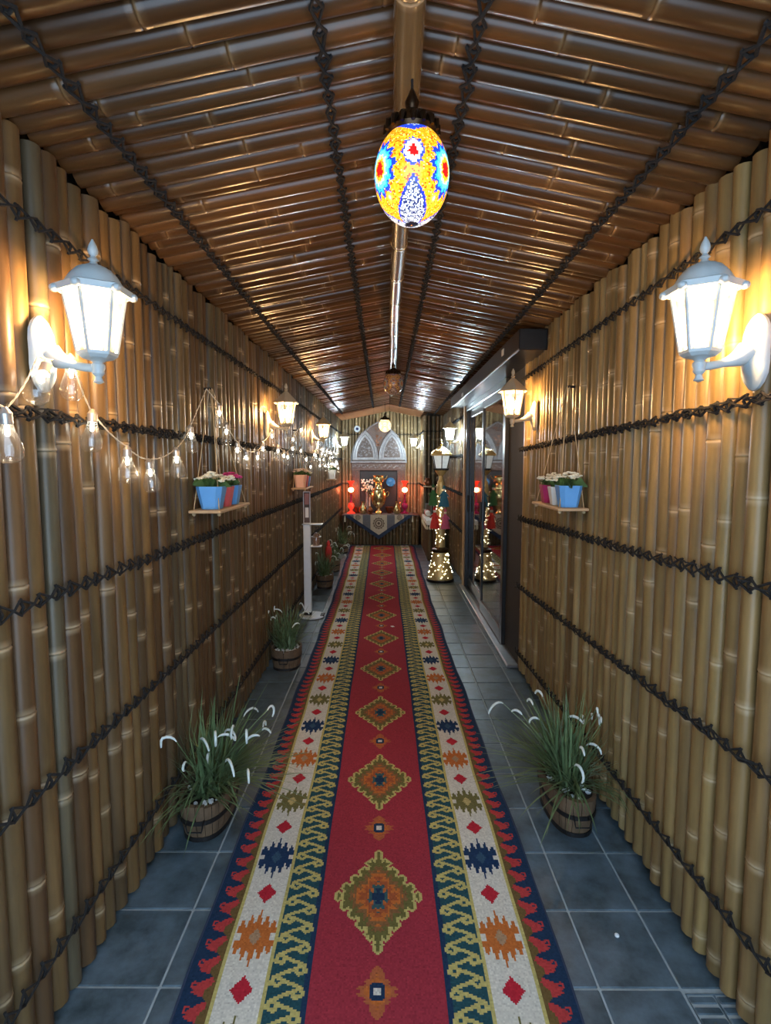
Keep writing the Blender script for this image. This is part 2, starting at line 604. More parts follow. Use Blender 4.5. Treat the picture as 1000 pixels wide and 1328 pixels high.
def lashing(parent, pts, W, Nn, r=0.0045, dl=0.019, rd=random, name='rope_lashing', bulge=0.006, shaggy=0, mat='rope'):
    """black rope woven in crosses over a row of culms: pts are the joints, W the width direction, Nn the outward normal"""
    mb = MB()
    W, Nn = Vector(W), Vector(Nn)
    for i in range(len(pts) - 1):
        p, q = Vector(pts[i]), Vector(pts[i + 1])
        mid = (p + q) / 2
        j1, j2 = rd.uniform(.75, 1.15) * dl, rd.uniform(.75, 1.15) * dl
        b0 = Nn * 0.001
        mb.tube([p + W * j1 + b0, mid + Nn * bulge + W * rd.uniform(-.003, .003), q - W * j2 + b0], r * rd.uniform(.85, 1.15), 5)
        mb.tube([p - W * j2 + b0, mid + Nn * (bulge + r) + W * rd.uniform(-.003, .003), q + W * j1 + b0], r * rd.uniform(.85, 1.15), 5)
        e = rd.uniform(.9, 1.35)
        mb.tube([p + W * j1 * e - Nn * .004, p + Nn * (r * 1.6), p - W * j2 * e - Nn * .004], r * 1.15, 5)
        for s in range(shaggy):
            d = (q - p)
            a = p + d * rd.uniform(0, 1) + W * rd.uniform(-.9, .9) * dl + Nn * rd.uniform(.004, bulge)
            c = a + d * rd.uniform(.5, 1.1) + W * rd.uniform(-.5, .5) * dl + Nn * rd.uniform(-.004, .012)
            mb.tube([a, (a + c) / 2 + Nn * rd.uniform(.004, .016), c], r * rd.uniform(.6, .9), 4)
    return mb.build(name, M[mat], parent)


def along(joints, xf, zf):
    return [(xf, y, zf(y)) for y in joints]


def lin(y0, z0, y1, z1):
    return lambda y: z0 + (z1 - z0) * (y - y0) / (y1 - y0)


# ------------------------------------------------------------------ floor
def setting(name, mb, mat, kind='structure'):
    o = mb.build(name, mat)
    o['kind'] = kind
    return o


floor = setting('floor', MB().bbox(XL - .12, 2.4, Y0, YEND + .1, -.06, -.004, .002), M['grout'])
xcols = [XL - .10, -0.677, -0.45, 0.40, 0.627, 0.868, 1.06]
ystart, pitch_y = 1.49 - 0.283 * 7, 0.283
tile_cache = {}


def tile(x0, x1, y0, y1):
    g = 0.0035
    w, d = round(x1 - x0 - 2 * g, 4), round(y1 - y0 - 2 * g, 4)
    if (w, d) not in tile_cache:
        tile_cache[(w, d)] = MB().bbox(-w / 2, w / 2, -d / 2, d / 2, -.02, 0, .0025).mesh('floor_tile', M['tile'])
    o = link('tile', tile_cache[(w, d)], floor)
    o.location = ((x0 + x1) / 2, (y0 + y1) / 2, random.uniform(-.0008, .0004))


yy = ystart
while yy < YEND:
    y1 = yy + pitch_y
    for c in range(len(xcols) - 1):
        if c == 2:
            continue          # covered by the runner
        if xcols[c] > 0.85 and 1.20 < yy + .1 < 1.49:
            continue          # the drain sits here
        tile(xcols[c], xcols[c + 1], yy, y1)
    yy = y1
mbu = MB().bbox(-0.4465, .3965, Y0, YEND, -.02, -.0005, .001)
mbu.build('tile', M['tile'], floor)

# floor drain in the corner
drain = thing('floor_drain', 'slotted floor drain cover set in the tiles at foot of tan bamboo wall', 'drain', (0.955, 1.335, -0.02))
MB().bbox(-.083, .083, -.142, .142, 0, .006, .002).build('tray', M['back'], drain)
for k in range(9):
    y = -.125 + k * .031
    for s in (-1, 1):
        MB().bbox(min(s * .004, s * .078), max(s * .004, s * .078), y - .011, y + .011, .006, .019, .003).build('slat', M['tile'], drain)
fr = MB()
fr.bbox(-.083, .083, -.142, -.139, .004, .019, .001).bbox(-.083, .083, .139, .142, .004, .019, .001).bbox(-.083, -.080, -.142, .142, .004, .019, .001).bbox(.080, .083, -.142, .142, .004, .019, .001).bbox(-.003, .003, -.139, .139, .004, .018, .001)
fr.build('rim', M['tile'], drain)

# ------------------------------------------------------------------ walls
rd = random.Random(11)
wall_left = setting('wall_left', MB().bbox(XL - .13, XL - .075, Y0, YEND + .1, 0, 2.47, .002), M['back'])
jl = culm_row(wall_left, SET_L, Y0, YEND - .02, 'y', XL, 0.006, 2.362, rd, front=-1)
for zf, sh, r, dl in ((lin(1.38, 2.16, 9.77, 2.12), 0,   .0034, .015), (lin(1.35, 1.675, 6.9, 1.64), 2, .0040, .016), (lin(1.26, 1.195, 10.3, 1.135), 0, .0036, .020),
                      (lin(1.2, .70, 10.3, .66), 0, .0036, .019), (lin(1.2, .222, 3.1, .20), 0, .0034, .019)):
    lashing(wall_left, along(jl, XL, zf), (0, 0, 1), (1, 0, 0), r, dl, rd, shaggy=sh)

wall_right = setting('wall_right', MB().bbox(XR + .075, XR + .13, Y0, 3.99, 0, 2.47, .002), M['back'])
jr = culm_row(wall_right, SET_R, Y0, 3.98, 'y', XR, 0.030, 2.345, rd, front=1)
for zf, sh, r, dl in ((lin(1.43, 2.19, 3.27, 2.15), 0, .0034, .015), (lin(1.4, 1.715, 3.47, 1.657), 2, .0040, .015), (lin(1.34, 1.232, 3.63, 1.158), 1, .0036, .019),
                      (lin(1.38, .76, 3.58, .665), 1, .0036, .018), (lin(1.32, .283, 3.54, .178), 0, .0036, .018)):
    lashing(wall_right, along(jr, XR, zf), (0, 0, 1), (-1, 0, 0), r, dl, rd, shaggy=sh)
# lower course of the right wall past the door
wall_right_far = setting('wall_right_far', MB().bbox(XR + .075, XR + .13, 6.86, YEND + .1, 0, 2.47, .002), M['back'])
jf = culm_row(wall_right_far, SET_L, 6.86, 9.72, 'y', XR, 0.006, 2.355, rd, front=1)
for z in (2.13, 1.64, 1.14, .66):
    lashing(wall_right_far, along(jf, XR, lambda y, z=z: z), (0, 0, 1), (-1, 0, 0), .0048, .018, rd)

# end wall and the pier that steps in beside it
XP = 0.625
wall_back = setting('wall_back', MB().bbox(XL - .1, XR + .13, YEND + .07, YEND + .12, 0, 2.68, .002), M['back'])
je = culm_row(wall_back, SET_E, XL, XP, 'x', YEND - .06, 0.006, 2.40, rd, front=1, ztop=lambda x: ZE + (ZR - ZE) * max(0, 1 - abs(x - XRIDGE) / (XRIDGE - XL)) + .03)
lashing(wall_back, [(x, YEND - .06, 2.10) for x in je], (0, 0, 1), (0, -1, 0), .004, .015, rd)
lashing(wall_back, [(x, YEND - .06, 1.14) for x in je], (0, 0, 1), (0, -1, 0), .004, .015, rd)
wall_pier = setting('wall_pier', MB().bbox(XP + .075, XR + .07, 9.80, YEND + .06, 0, 2.47, .002), M['back'])
jp = culm_row(wall_pier, SET_E, 9.73, YEND - .06, 'y', XP, 0.006, 2.37, rd, front=1)
jq = culm_row(wall_pier, SET_L, XP, XR, 'x', 9.725, 0.006, 2.36, rd, front=1)
for z in (2.1, 1.14):
    lashing(wall_pier, along(jp, XP, lambda y, z=z: z), (0, 0, 1), (-1, 0, 0), .004, .015, rd)
    lashing(wall_pier, [(x, 9.725, z) for x in jq], (0, 0, 1), (0, -1, 0), .004, .015, rd)

# ------------------------------------------------------------------ ceiling
cb = MB()
cb.add([(XL - .14, Y0 + .9, ZE + .07), (XRIDGE, Y0 + .9, ZR + .075), (XRIDGE, YEND + .12, ZR + .075), (XL - .14, YEND + .12, ZE + .07),
        (XL - .14, Y0 + .9, ZE + .10), (XRIDGE, Y0 + .9, ZR + .105), (XRIDGE, YEND + .12, ZR + .105), (XL - .14, YEND + .12, ZE + .10)],
       [(0, 3, 2, 1), (4, 5, 6, 7), (0, 1, 5, 4), (3, 7, 6, 2), (0, 4, 7, 3), (1, 2, 6, 5)])
cb.add([(XR + .14, Y0 + .9, ZE + .07), (XRIDGE, Y0 + .9, ZR + .075), (XRIDGE, YEND + .12, ZR + .075), (XR + .14, YEND + .12, ZE + .07),
        (XR + .14, Y0 + .9, ZE + .10), (XRIDGE, Y0 + .9, ZR + .105), (XRIDGE, YEND + .12, ZR + .105), (XR + .14, YEND + .12, ZE + .10)],
       [(0, 1, 2, 3), (4, 7, 6, 5), (0, 4, 5, 1), (3, 2, 6, 7), (0, 3, 7, 4), (1, 5, 6, 2)])
ceiling = setting('ceiling', cb, M['back'])
ceil_joint = {}
for side in (-1, 1):
    xe = XL - .03 if side < 0 else XR + .03
    base = Vector((xe, 0, ZE + .035))
    top = Vector((XRIDGE + side * .012, 0, ZR + .035))
    d = top - base
    t = Y0 + .9
    joints = []
    i = -1
    while t < YEND - .09:
        i2 = rd.randrange(12)
        i = i2 if i2 != i else (i + 1) % 12
        r = SET_C[1][i]
        k = rd.uniform(.95, 1.06)
        o = link('bamboo_lath', SET_C[0][i], ceiling)
        o.scale = (k, k, d.length / .98)
        q = d.to_track_quat('Z', 'Y')
        o.rotation_mode = 'QUATERNION'
        from mathutils import Quaternion
        o.rotation_quaternion = q @ Quaternion((0, 0, 1), rd.uniform(0, 6.28))
        o.location = base + Vector((0, t + r * k, rd.uniform(-.006, .008)))
        if rd.random() < .5:
            o.location = top + Vector((0, t + r * k, rd.uniform(-.006, .008)))
            o.rotation_quaternion = (-d).to_track_quat('Z', 'Y') @ Quaternion((0, 0, 1), rd.uniform(0, 6.28))
        joints.append(t)
        t += 2 * r * k + .0025
    ceil_joint[side] = joints
nl = Vector((ZR - ZE, 0, -(XRIDGE - XL))).normalized()
nr = Vector((-(ZR - ZE), 0, -(XR - XRIDGE))).normalized()
wl = Vector((XRIDGE - XL, 0, ZR - ZE)).normalized()
wr = Vector((XRIDGE - XR, 0, ZR - ZE)).normalized()


def slope_z(x):
    return ZE + (ZR - ZE) * ((x - XL) / (XRIDGE - XL) if x < XRIDGE else (XR - x) / (XR - XRIDGE))


for x, drift in ((-.155, -.012), (-.725, -.008)):
    lashing(ceiling, [(x + drift * (y - 1.3), y, slope_z(x + drift * (y - 1.3))) for y in ceil_joint[-1]], wl, nl, .0042, .015, rd)
for x, drift in ((.205, .0), (.765, .006)):
    lashing(ceiling, [(x + drift * (y - 1.3), y, slope_z(x + drift * (y - 1.3))) for y in ceil_joint[1]], wr, nr, .0042, .015, rd)
for side in (-1, 1):
    for k in range(4):
        yb = 9.62 + k * .288
        x0, x1 = (XL + .01, XRIDGE - .003) if side < 0 else (XRIDGE + .003, XP if yb > 9.6 else XR)
        zz0, zz1 = slope_z(x0) - .012, slope_z(x1) - .012
        vs = [(x0, yb, zz0), (x1, yb, zz1), (x1, yb + .282, zz1), (x0, yb + .282, zz0)]
        MB().add(vs + [(x, y, z + .014) for x, y, z in vs], [(0, 3, 2, 1), (4, 5, 6, 7), (0, 1, 5, 4), (2, 3, 7, 6), (0, 4, 7, 3), (1, 2, 6, 5)]).build('end_board', M['orange_board'], ceiling)
pole = culm_mesh('ridge_pole', 7.6, 0.036, M['bam_pole'], 77, .38, .5, 16, bend=.012)
po = link('ridge_pole', pole, ceiling)
po.rotation_euler = (-PI / 2, 0, 0)
po.location = (.048, .4, ZR - .032)

# ------------------------------------------------------------------ door, header box, posts
hdr = setting('trim_1', MB().bbox(.80, XR + .04, 3.42, 7.05, 2.235, 2.365, .006), M['black'])
MB().bbox(.796, .80, 3.42, 7.05, 2.235, 2.245, .001).build('lower_edge', M['steel'], hdr)
MB().bbox(.797, .80, 3.86, 3.93, 2.29, 2.335, .001).build('sticker', M['paper'], hdr)
MB().bbox(.793, .80, 5.9, 6.0, 2.255, 2.29, .001).build('sensor', M['plastic_white'], hdr)
pan = setting('trim_2', MB().bbox(.985, 1.05, 3.985, 4.50, 0.0, 2.24, .004), M['blackpanel'])
postw = setting('trim_3', MB().bbox(XR - .02, XR + .06, 6.78, 6.855, 0, 2.24, .006), M['wood'])
door = setting('door_1', MB().bbox(.955, 1.05, 4.50, 6.78, 2.17, 2.235, .004).bbox(.955, 1.05, 4.50, 4.55, 0, 2.17, .004).bbox(.955, 1.05, 6.72, 6.78, 0, 2.17, .004).bbox(.955, 1.05, 4.5, 6.78, 0.0, .018, .003), M['black'])
for (y0, y1, x) in ((4.55, 5.62, .975), (5.56, 6.72, 1.012)):
    lf = MB().bbox(x - .016, x + .016, y0, y0 + .055, .02, 2.17, .003).bbox(x - .016, x + .016, y1 - .055, y1, .02, 2.17, .003).bbox(x - .016, x + .016, y0 + .055, y1 - .055, 2.09, 2.17, .003).bbox(x - .016, x + .016, y0 + .055, y1 - .055, .02, .13, .003).build('door_leaf', M['black'], door)
    MB().bbox(x - .004, x + .004, y0 + .055, y1 - .055, .13, 2.09, .001).build('glass_pane', M['glass'], lf)
    MB().bbox(x - .034, x - .016, y1 - .04, y1 - .015, .95, 1.15, .004).build('pull_handle', M['hoop'], lf)
step = setting('trim_4', MB().bbox(.90, 1.05, 4.02, 4.49, 0.001, .028, .006).bbox(.905, .954, 4.5, 6.85, .001, .016, .004), M['steel'])
wi = MB().bbox(2.3, 2.36, 3.9, 7.0, 0, 2.5, .002).bbox(1.06, 2.3, 3.86, 3.92, 0, 2.5, .002).bbox(1.06, 2.3, 6.98, 7.04, 0, 2.5, .002).bbox(1.06, 2.36, 3.86, 7.04, 2.45, 2.5, .002)
wall_int = setting('wall_interior', wi, M['red_int'])

# ------------------------------------------------------------------ runner rug
def make_rug():
    cw = 0.0055
    half = 0.568
    nx = int(2 * half / cw)
    y0, y1 = 0.35, 10.16
    ny = int((y1 - y0) / cw)
    us = (np.arange(nx) + .5) * cw - nx * cw / 2
    vs = y0 + (np.arange(ny) + .5) * cw
    U, V = np.meshgrid(us, vs)
    A = np.abs(U)
    red, white = (.29, .030, .046), (.56, .55, .48)
    navy, teal = (.014, .034, .075), (.018, .065, .080)
    orange, olive, yellow, brown = (.44, .13, .03), (.125, .115, .035), (.44, .38, .13), (.20, .10, .04)
    C = np.zeros((ny, nx, 3))
    C[:] = red

    def put(mask, col):
        C[mask] = col
    # central medallions
    P = 0.7235
    k = np.round((V - 1.825) / P)
    dv = V - 1.825 - k * P
    q = 0.018
    sv = (np.floor(np.abs(dv) / q) + .5) * q
    a, b = A / .158, sv / .225
    mtr = a + b
    e = a - np.abs(dv) / .225
    batt = (np.floor(e * 5.5 + .5) % 2) * .13
    tooth = (np.floor(e * 9 + .5) % 2) * .09

    def grow(mk, n):
        for _ in range(n):
            g2 = mk.copy()
            g2[1:] |= mk[:-1]
            g2[:-1] |= mk[1:]
            g2[:, 1:] |= mk[:, :-1]
            g2[:, :-1] |= mk[:, 1:]
            mk = g2
        return mk
    body = (mtr < .82 + batt) | ((A < .007) & (np.abs(dv) < .222))
    put(grow(body, 2), yellow)
    put(body, olive)
    put(mtr < .66 + tooth, brown)
    put(mtr < .52 + tooth, orange)
    put((mtr < .40 + tooth) & (mtr > .30), (.30, .08, .03))
    put(mtr < .24 + tooth, (.035, .09, .10))
    put(mtr < .15 + tooth * .5, navy)
    # small rosettes between them
    k = np.round((V - 1.472) / P)
    dv = V - 1.472 - k * P
    av = np.abs(dv)
    spike = np.abs(((dv / .022) % 1) - .5) * 2
    put((A / .072 + av / .085 < 1.0 - .35 * spike * (A > .02)), (.36, .105, .04))
    put((A / .05 + av / .062 < 1.0 - .3 * spike), orange)
    put((A < .022) & (av < .030) & (A + av < .042), navy)
    put((A < .010) & (av < .013), white)
    # hooked meander bands
    s1, s2 = .199, .320
    band = (A >= s1) & (A < s2)
    put(band, teal)
    put(band & ((A < s1 + .014)), navy)
    per = .074
    uu = (A - (s1 + s2) / 2 - .004) / .052
    vv = (V / per) % 1.0
    segs = [((-.8, 0.), (.8, .5)), ((.8, .5), (-.8, 1.)), ((.8, .5), (.95, .22)), ((.95, .22), (.55, .10)), ((.55, .10), (.35, .26)),
            ((-.8, 0.), (-.95, -.28)), ((-.95, -.28), (-.55, -.40)), ((-.55, -.40), (-.35, -.24))]
    dist = np.full(U.shape, 9.)
    for sh in (-1, 0, 1):
        for (p, r_) in segs:
            px, py = p[0] * .052, (p[1] + sh) * per
            rx, ry = r_[0] * .052, (r_[1] + sh) * per
            dx, dy = rx - px, ry - py
            t = np.clip(((uu * .052 - px) * dx + (vv * per - py) * dy) / (dx * dx + dy * dy), 0, 1)
            dd = np.hypot(uu * .052 - px - t * dx, vv * per - py - t * dy)
            dist = np.minimum(dist, dd)
    put(band & (dist < .0062), yellow)
    # white bands with stars and lozenges
    s3 = .468
    wb = (A >= s2) & (A < s3)
    put(wb, white)
    put((A >= s2) & (A < s2 + .008), yellow)
    put((A >= s3 - .004) & (A < s3 + .004), yellow)
    uc = A - .394
    S = .3605
    ks = np.round((V - 1.656) / S)
    dv = V - 1.656 - ks * S
    ki = ks.astype(int) % 3
    au, av = np.abs(uc), np.abs(dv)
    tri = 1 - np.abs(((uc / .026 + .5) % 1) - .5) * 2
    inside = (au < .062) & (av < .112 * (1 - .45 * au / .062) * (.42 + .58 * tri))
    notch = (au > .045) & (av < .012)
    inside &= ~notch
    for idx, colr, inner in ((0, orange, (.34, .22, .13)), (1, (.012, .035, .09), (.03, .075, .13)), (2, (.14, .13, .045), (.42, .34, .14))):
        put(wb & inside & (ki == idx), colr)
        put(wb & (au / .020 + av / .034 < 1) & (ki == idx), inner)
    dv2 = V - (1.656 + S / 2) - np.round((V - 1.656 - S / 2) / S) * S
    put(wb & (au / .034 + np.abs(dv2) / .044 < 1), (.40, .02, .035))
    # wave border
    ob = A >= s3 + .004
    put(ob, navy)
    ph = (V / .073) % 1.0
    wave = .516 + .020 * np.sin(2 * PI * ph) + .008 * np.sin(4 * PI * ph + .6)
    put(ob & (A < wave), (.40, .045, .045))
    curl = np.hypot((A - .535), (ph - .42) * .073)
    put(ob & (curl < .012), (.40, .045, .045))
    put(ob & (curl < .005), navy)
    wave2 = .492 + .011 * np.sin(2 * PI * ph + 1.2)
    put(ob & (A < wave2), (.13, .085, .03))
    put(A > half - .012, navy)
    end = (V > y1 - .02)
    put(end, navy)
    C *= (1 + rng.normal(0, .09, (ny, nx, 1)))
    C *= (1 + .10 * np.sin(V * 3.1 + 1.3 * np.sin(U * 5))[:, :, None] * .6)
    C = np.clip(C, 0, 1)
    # geometry: slightly uneven cloth lying on the tiles
    xs = np.linspace(-half, half, nx + 1)
    ysv = np.linspace(y0, y1, ny + 1)
    GX, GY = np.meshgrid(xs, ysv)
    edge = .004 * np.sin(GY * 4.0) + .003 * np.sin(GY * 9.1)
    widen = 1 + .012 * np.sin(GY * .8) + np.where(GY > 6, (GY - 6) * .008, 0)
    X = GX * widen + RUG_A + RUG_B * GY + edge * (GX / half)
    Z = .0065 + .0012 * np.sin(GX * 9 + GY * 2.2) + .001 * np.sin(GY * 7.3)
    co = np.stack([X, GY, Z], -1).reshape(-1, 3)
    idx = np.arange((nx + 1) * (ny + 1)).reshape(ny + 1, nx + 1)
    quads = np.stack([idx[:-1, :-1], idx[:-1, 1:], idx[1:, 1:], idx[1:, :-1]], -1).reshape(-1, 4)
    me = bpy.data.meshes.new('runner_rug')
    me.vertices.add(len(co))
    me.vertices.foreach_set('co', co.ravel())
    me.loops.add(quads.size)
    me.loops.foreach_set('vertex_index', quads.ravel().astype(np.int32))
    me.polygons.add(len(quads))
    me.polygons.foreach_set('loop_start', (np.arange(len(quads)) * 4).astype(np.int32))
    me.polygons.foreach_set('loop_total', np.full(len(quads), 4, np.int32))
    me.update(calc_edges=True)
    at = me.attributes.new('piece', 'FLOAT_COLOR', 'FACE')
    cc = np.concatenate([C.reshape(-1, 3), np.ones((nx * ny, 1))], 1).astype(np.float32)
    at.data.foreach_set('color', cc.ravel())
    me.materials.append(attr_mat('woven_wool', 0.95, spec=0.1))
    o = link('runner_rug', me)
    tag(o, 'long red kilim runner with diamond medallions and white star borders', 'rug')
    sk = MB()
    for s in (-1, 1):
        pts = [(s * half * (1 + .012 * math.sin(y * .8) + max(0, (y - 6) * .008)) + RUG_A + RUG_B * y + s * (.004 * math.sin(y * 4) + .003 * math.sin(y * 9.1)), y, .0045) for y in np.linspace(y0, y1, 120)]
        sk.tube(pts, .0045, 5)
    sk.build('bound_edge', M['navy'], o)


make_rug()

# ------------------------------------------------------------------ wall lanterns
def ngon(r, z, n=6, ph=0.0, c=(0, 0)):
    return [(c[0] + r * math.cos(ph + 2 * PI * j / n), c[1] + r * math.sin(ph + 2 * PI * j / n), z) for j in range(n)]


def make_lantern(label, plate, rotz, paint, bulb, cone=False, group='wall lanterns along the passage'):
    """origin at the back plate on the wall, +x points out of the wall"""
    t = thing('wall_lantern', label, 'lantern', plate, rotz, group)
    mt = M[paint]
    # back plate: pointed oval dome
    prof = []
    mb = MB()
    outline = []
    for j in range(20):
        a = 2 * PI * j / 20
        w = 1 - .10 * math.cos(4 * a) * abs(math.sin(a))
        outline.append((.052 * math.sin(a) * w, .098 * math.cos(a)))
    rings = []
    for sc_, x in ((1.0, 0.0), (1.0, .008), (.90, .016), (.78, .018), (.55, .028), (.25, .038), (.05, .041)):
        rings.append([(x, p * sc_, q * sc_) for p, q in outline])
    mb.loft(rings, True, True, True)
    mb.build('back_plate', mt, t, True)
    L = 0.150
    az = -.035
    arm = []
    for k in range(11):
        s = k / 10
        arm.append((.03 + (L - .03) * s, 0, .000 + az * math.sin(s * PI / 2) ** .7 if s > 0 else 0.0))
    MB().tube(arm, [.030 - .019 * min(1, k / 4.5) for k in range(11)], 10).build('arm', mt, t, True)
    c = (L, 0, 0)
    zb = az + .024       # collar under the glass
    MB().lathe([(.004, -.040 + az), (.013, -.036 + az), (.010, -.030 + az), (.008, -.022 + az), (.015, -.014 + az), (.014, -.006 + az), (.017, 0 + az), (.017, .008 + az), (.012, .014 + az), (.020, .020 + az), (.036, zb)], 14, c).build('finial_cup', mt, t, True)
    ph = PI / 6
    z0, z1 = zb + .016, zb + .165
    r0, r1 = .044, .070
    MB().loft([ngon(.036, zb - .001, 6, ph, c), ngon(r0 + .004, zb + .008, 6, ph, c), ngon(r0 + .006, zb + .016, 6, ph, c)]).build('base_rim', mt, t)
    A_, B_ = ngon(r0 + .002, z0, 6, ph, c), ngon(r1 + .002, z1, 6, ph, c)
    for j in range(6):
        MB().tube([A_[j], B_[j]], .0052, 6).build('glazing_bar', mt, t)
    A_, B_ = ngon(r0, z0, 6, ph, c), ngon(r1, z1, 6, ph, c)
    for j in range(6):
        k = (j + 1) % 6
        MB().add([A_[j], A_[k], B_[k], B_[j]], [(0, 1, 2, 3)]).build('pane', M['lantern_glass'], t)
    if cone:
        MB().loft([ngon(.075, z1 + .002, 6, ph, c), ngon(.098, z1 - .004, 6, ph, c), ngon(.100, z1 + .003, 6, ph, c), ngon(.080, z1 + .022, 6, ph, c), ngon(.045, z1 + .055, 6, ph, c), ngon(.018, z1 + .080, 6, ph, c)]).build('roof', mt, t)
        zt = z1 + .078
    else:
        MB().loft([ngon(.072, z1 - .002, 6, ph, c), ngon(.091, z1 - .004, 6, ph, c), ngon(.093, z1 + .012, 6, ph, c), ngon(.082, z1 + .016, 6, ph, c)]).build('eave_rim', mt, t)
        for p in ngon(.090, z1 + .001, 6, ph, c):
            MB().ball(p, .0125, 8, 6, (1, 1, .85)).build('corner_lug', mt, t, True)
        MB().loft([ngon(r * .80, z1 + .014 + h, 12, ph, c) for r, h in ((.090, 0), (.086, .010), (.074, .026), (.070, .030), (.056, .042), (.034, .052), (.014, .056))]).build('roof', mt, t, True)
        zt = z1 + .066
    MB().lathe([(.016, zt), (.012, zt + .006), (.008, zt + .012), (.014, zt + .017), (.009, zt + .022), (.006, zt + .026), (.011, zt + .032), (.013, zt + .040), (.010, zt + .052), (.002, zt + .068)], 10, c).build('finial', mt, t, True)
    MB().lathe([(.012, z0 - .005), (.012, z0 + .030)], 8, c).build('lamp_holder', M['plastic_white'], t)
    MB().ball((c[0], c[1], z0 + .068), .026, 10, 8, (1, 1, 1.35)).build('bulb', M[bulb], t, True)
    return t


PLZ = 1.842
make_lantern('white domed wall lantern with loose glass bulbs looped under its arm', (XL, 1.452, PLZ - .012), 0, 'white_metal', 'bulb_warm')
make_lantern('white domed wall lantern on tan bamboo wall without any string bulbs', (XR, 1.452, PLZ - .008), PI, 'white_metal', 'bulb_warm')
make_lantern('cream cone-roofed wall lantern between the blue pot shelf and peach pot shelf', (XL, 4.12, PLZ - .005), 0, 'cream_metal', 'bulb_warm', True)
make_lantern('cream cone-roofed wall lantern beside the black glass door', (XR, 3.60, PLZ + .012), PI, 'cream_metal', 'bulb_warm', True)
make_lantern('warm wall lantern beyond the peach pot shelf, over the string bulbs', (XL, 6.50, PLZ), 0, 'cream_metal', 'bulb_warm', True)
make_lantern('cold white wall lantern past the hanging white pot near altar counter', (XL, 9.62, PLZ), 0, 'cream_metal', 'bulb_cool', True)
make_lantern('cold white wall lantern above the glittering gold lamp post', (XR, 7.20, PLZ), PI, 'cream_metal', 'bulb_cool', True)
make_lantern('cold white wall lantern on the stepped pier beside carved arch', (XP, 10.12, PLZ), PI, 'cream_metal', 'bulb_cool', True)


# ------------------------------------------------------------------ mosaic globe lamps
def mosaic_globe(a, b, lit, seed, warm=False):
    nl_, nt_ = (150, 110) if lit > .3 and not warm else (60, 44)
    r = np.random.default_rng(seed)
    lon = (np.arange(nl_) + .5) / nl_ * 2 * PI - PI
    lat = (np.arange(nt_) + .5) / nt_ * PI - PI / 2
    LO, LA = np.meshgrid(lon, lat)
    LO = LO + r.normal(0, .012, LO.shape)
    LA = LA + r.normal(0, .012, LO.shape)
    C = np.zeros(LO.shape + (3,))
    n = r.random(LO.shape)
    C[:] = (1.0, .35, .01)
    C[n < .40] = (1.0, .62, .03)
    C[n < .16] = (.75, .08, .005)
    C[n > .94] = (1.0, .85, .25)
    P3 = 2 * PI / 3

    def star(lo0, la0, size, rings, pts):
        # repeat every third of a turn
        d = (LO - lo0 + P3 / 2) % P3 - P3 / 2
        x = d * np.cos(la0) / size
        y = (LA - la0) / size
        rr = np.hypot(x, y)
        th = np.arctan2(y, x)
        for lim, col, amp in rings:
            tri = np.abs(((th / (2 * PI) * pts) % 1) - .5) * 2
            C[rr < lim * (1 - amp + amp * tri)] = col
    star(0, .12, .30, [(1.0, (.03, .07, .65), .15), (.84, (1, .95, .72), .18), (.46, (.85, .01, .01), .38)], 8)
    star(P3 / 2, -.06, .62, [(1.0, (.01, .05, .60), .30), (.78, (.03, .45, .85), .22), (.62, (.12, .70, .95), .1), (.50, (1, .90, .45), .2), (.38, (1, .42, .02), .15), (.30, (.85, .01, .01), .3)], 12)
    d = (LO + P3 / 2) % P3 - P3 / 2
    lim = -.30 - np.abs(d) / .62 * .62
    low = LA < lim
    C[low] = (.015, .04, .55)
    m = LA < lim - .10
    C[m & (n < .5)] = (.85, .90, 1.0)
    C[m & (n >= .5)] = (.02, .03, .12)
    hi = LA > .62 + .38 * np.abs(d)
    C[hi] = (.02, .06, .60)
    m = LA > .78 + .38 * np.abs(d)
    C[m & (n < .5)] = (.5, .6, .8)
    C[LA < -1.40] = (.01, .01, .02)
    if warm:
        C = C * .35 + np.array((1.0, .72, .30)) * .75
        C[r.random(LO.shape) < .07] = (.25, .08, .02)
    if lit < .1:
        C = C * .12 + np.array((.20, .12, .07)) * .8
        C[r.random(LO.shape) < .10] *= .3
    C = np.clip(C, 0, 1)
    me = bpy.data.meshes.new('mosaic_globe')
    lo_e = np.linspace(0, 2 * PI, nl_ + 1)[:-1] - PI
    la_e = np.linspace(-PI / 2 + .02, PI / 2 - .02, nt_ + 1)
    vs = [(a * math.cos(t) * math.sin(o), -a * math.cos(t) * math.cos(o), b * math.sin(t)) for t in la_e for o in lo_e]
    fs = [(i * nl_ + j, i * nl_ + (j + 1) % nl_, (i + 1) * nl_ + (j + 1) % nl_, (i + 1) * nl_ + j) for i in range(nt_) for j in range(nl_)]
    me.from_pydata(vs, [], fs)
    at = me.attributes.new('piece', 'FLOAT_COLOR', 'FACE')
    at.data.foreach_set('color', np.concatenate([C.reshape(-1, 3), np.ones((nl_ * nt_, 1))], 1).astype(np.float32).ravel())
    me.materials.append(attr_mat(f'mosaic_glass_{seed}', 0.2, lit, 0.5))
    me.polygons.foreach_set('use_smooth', [True] * len(me.polygons))
    return me


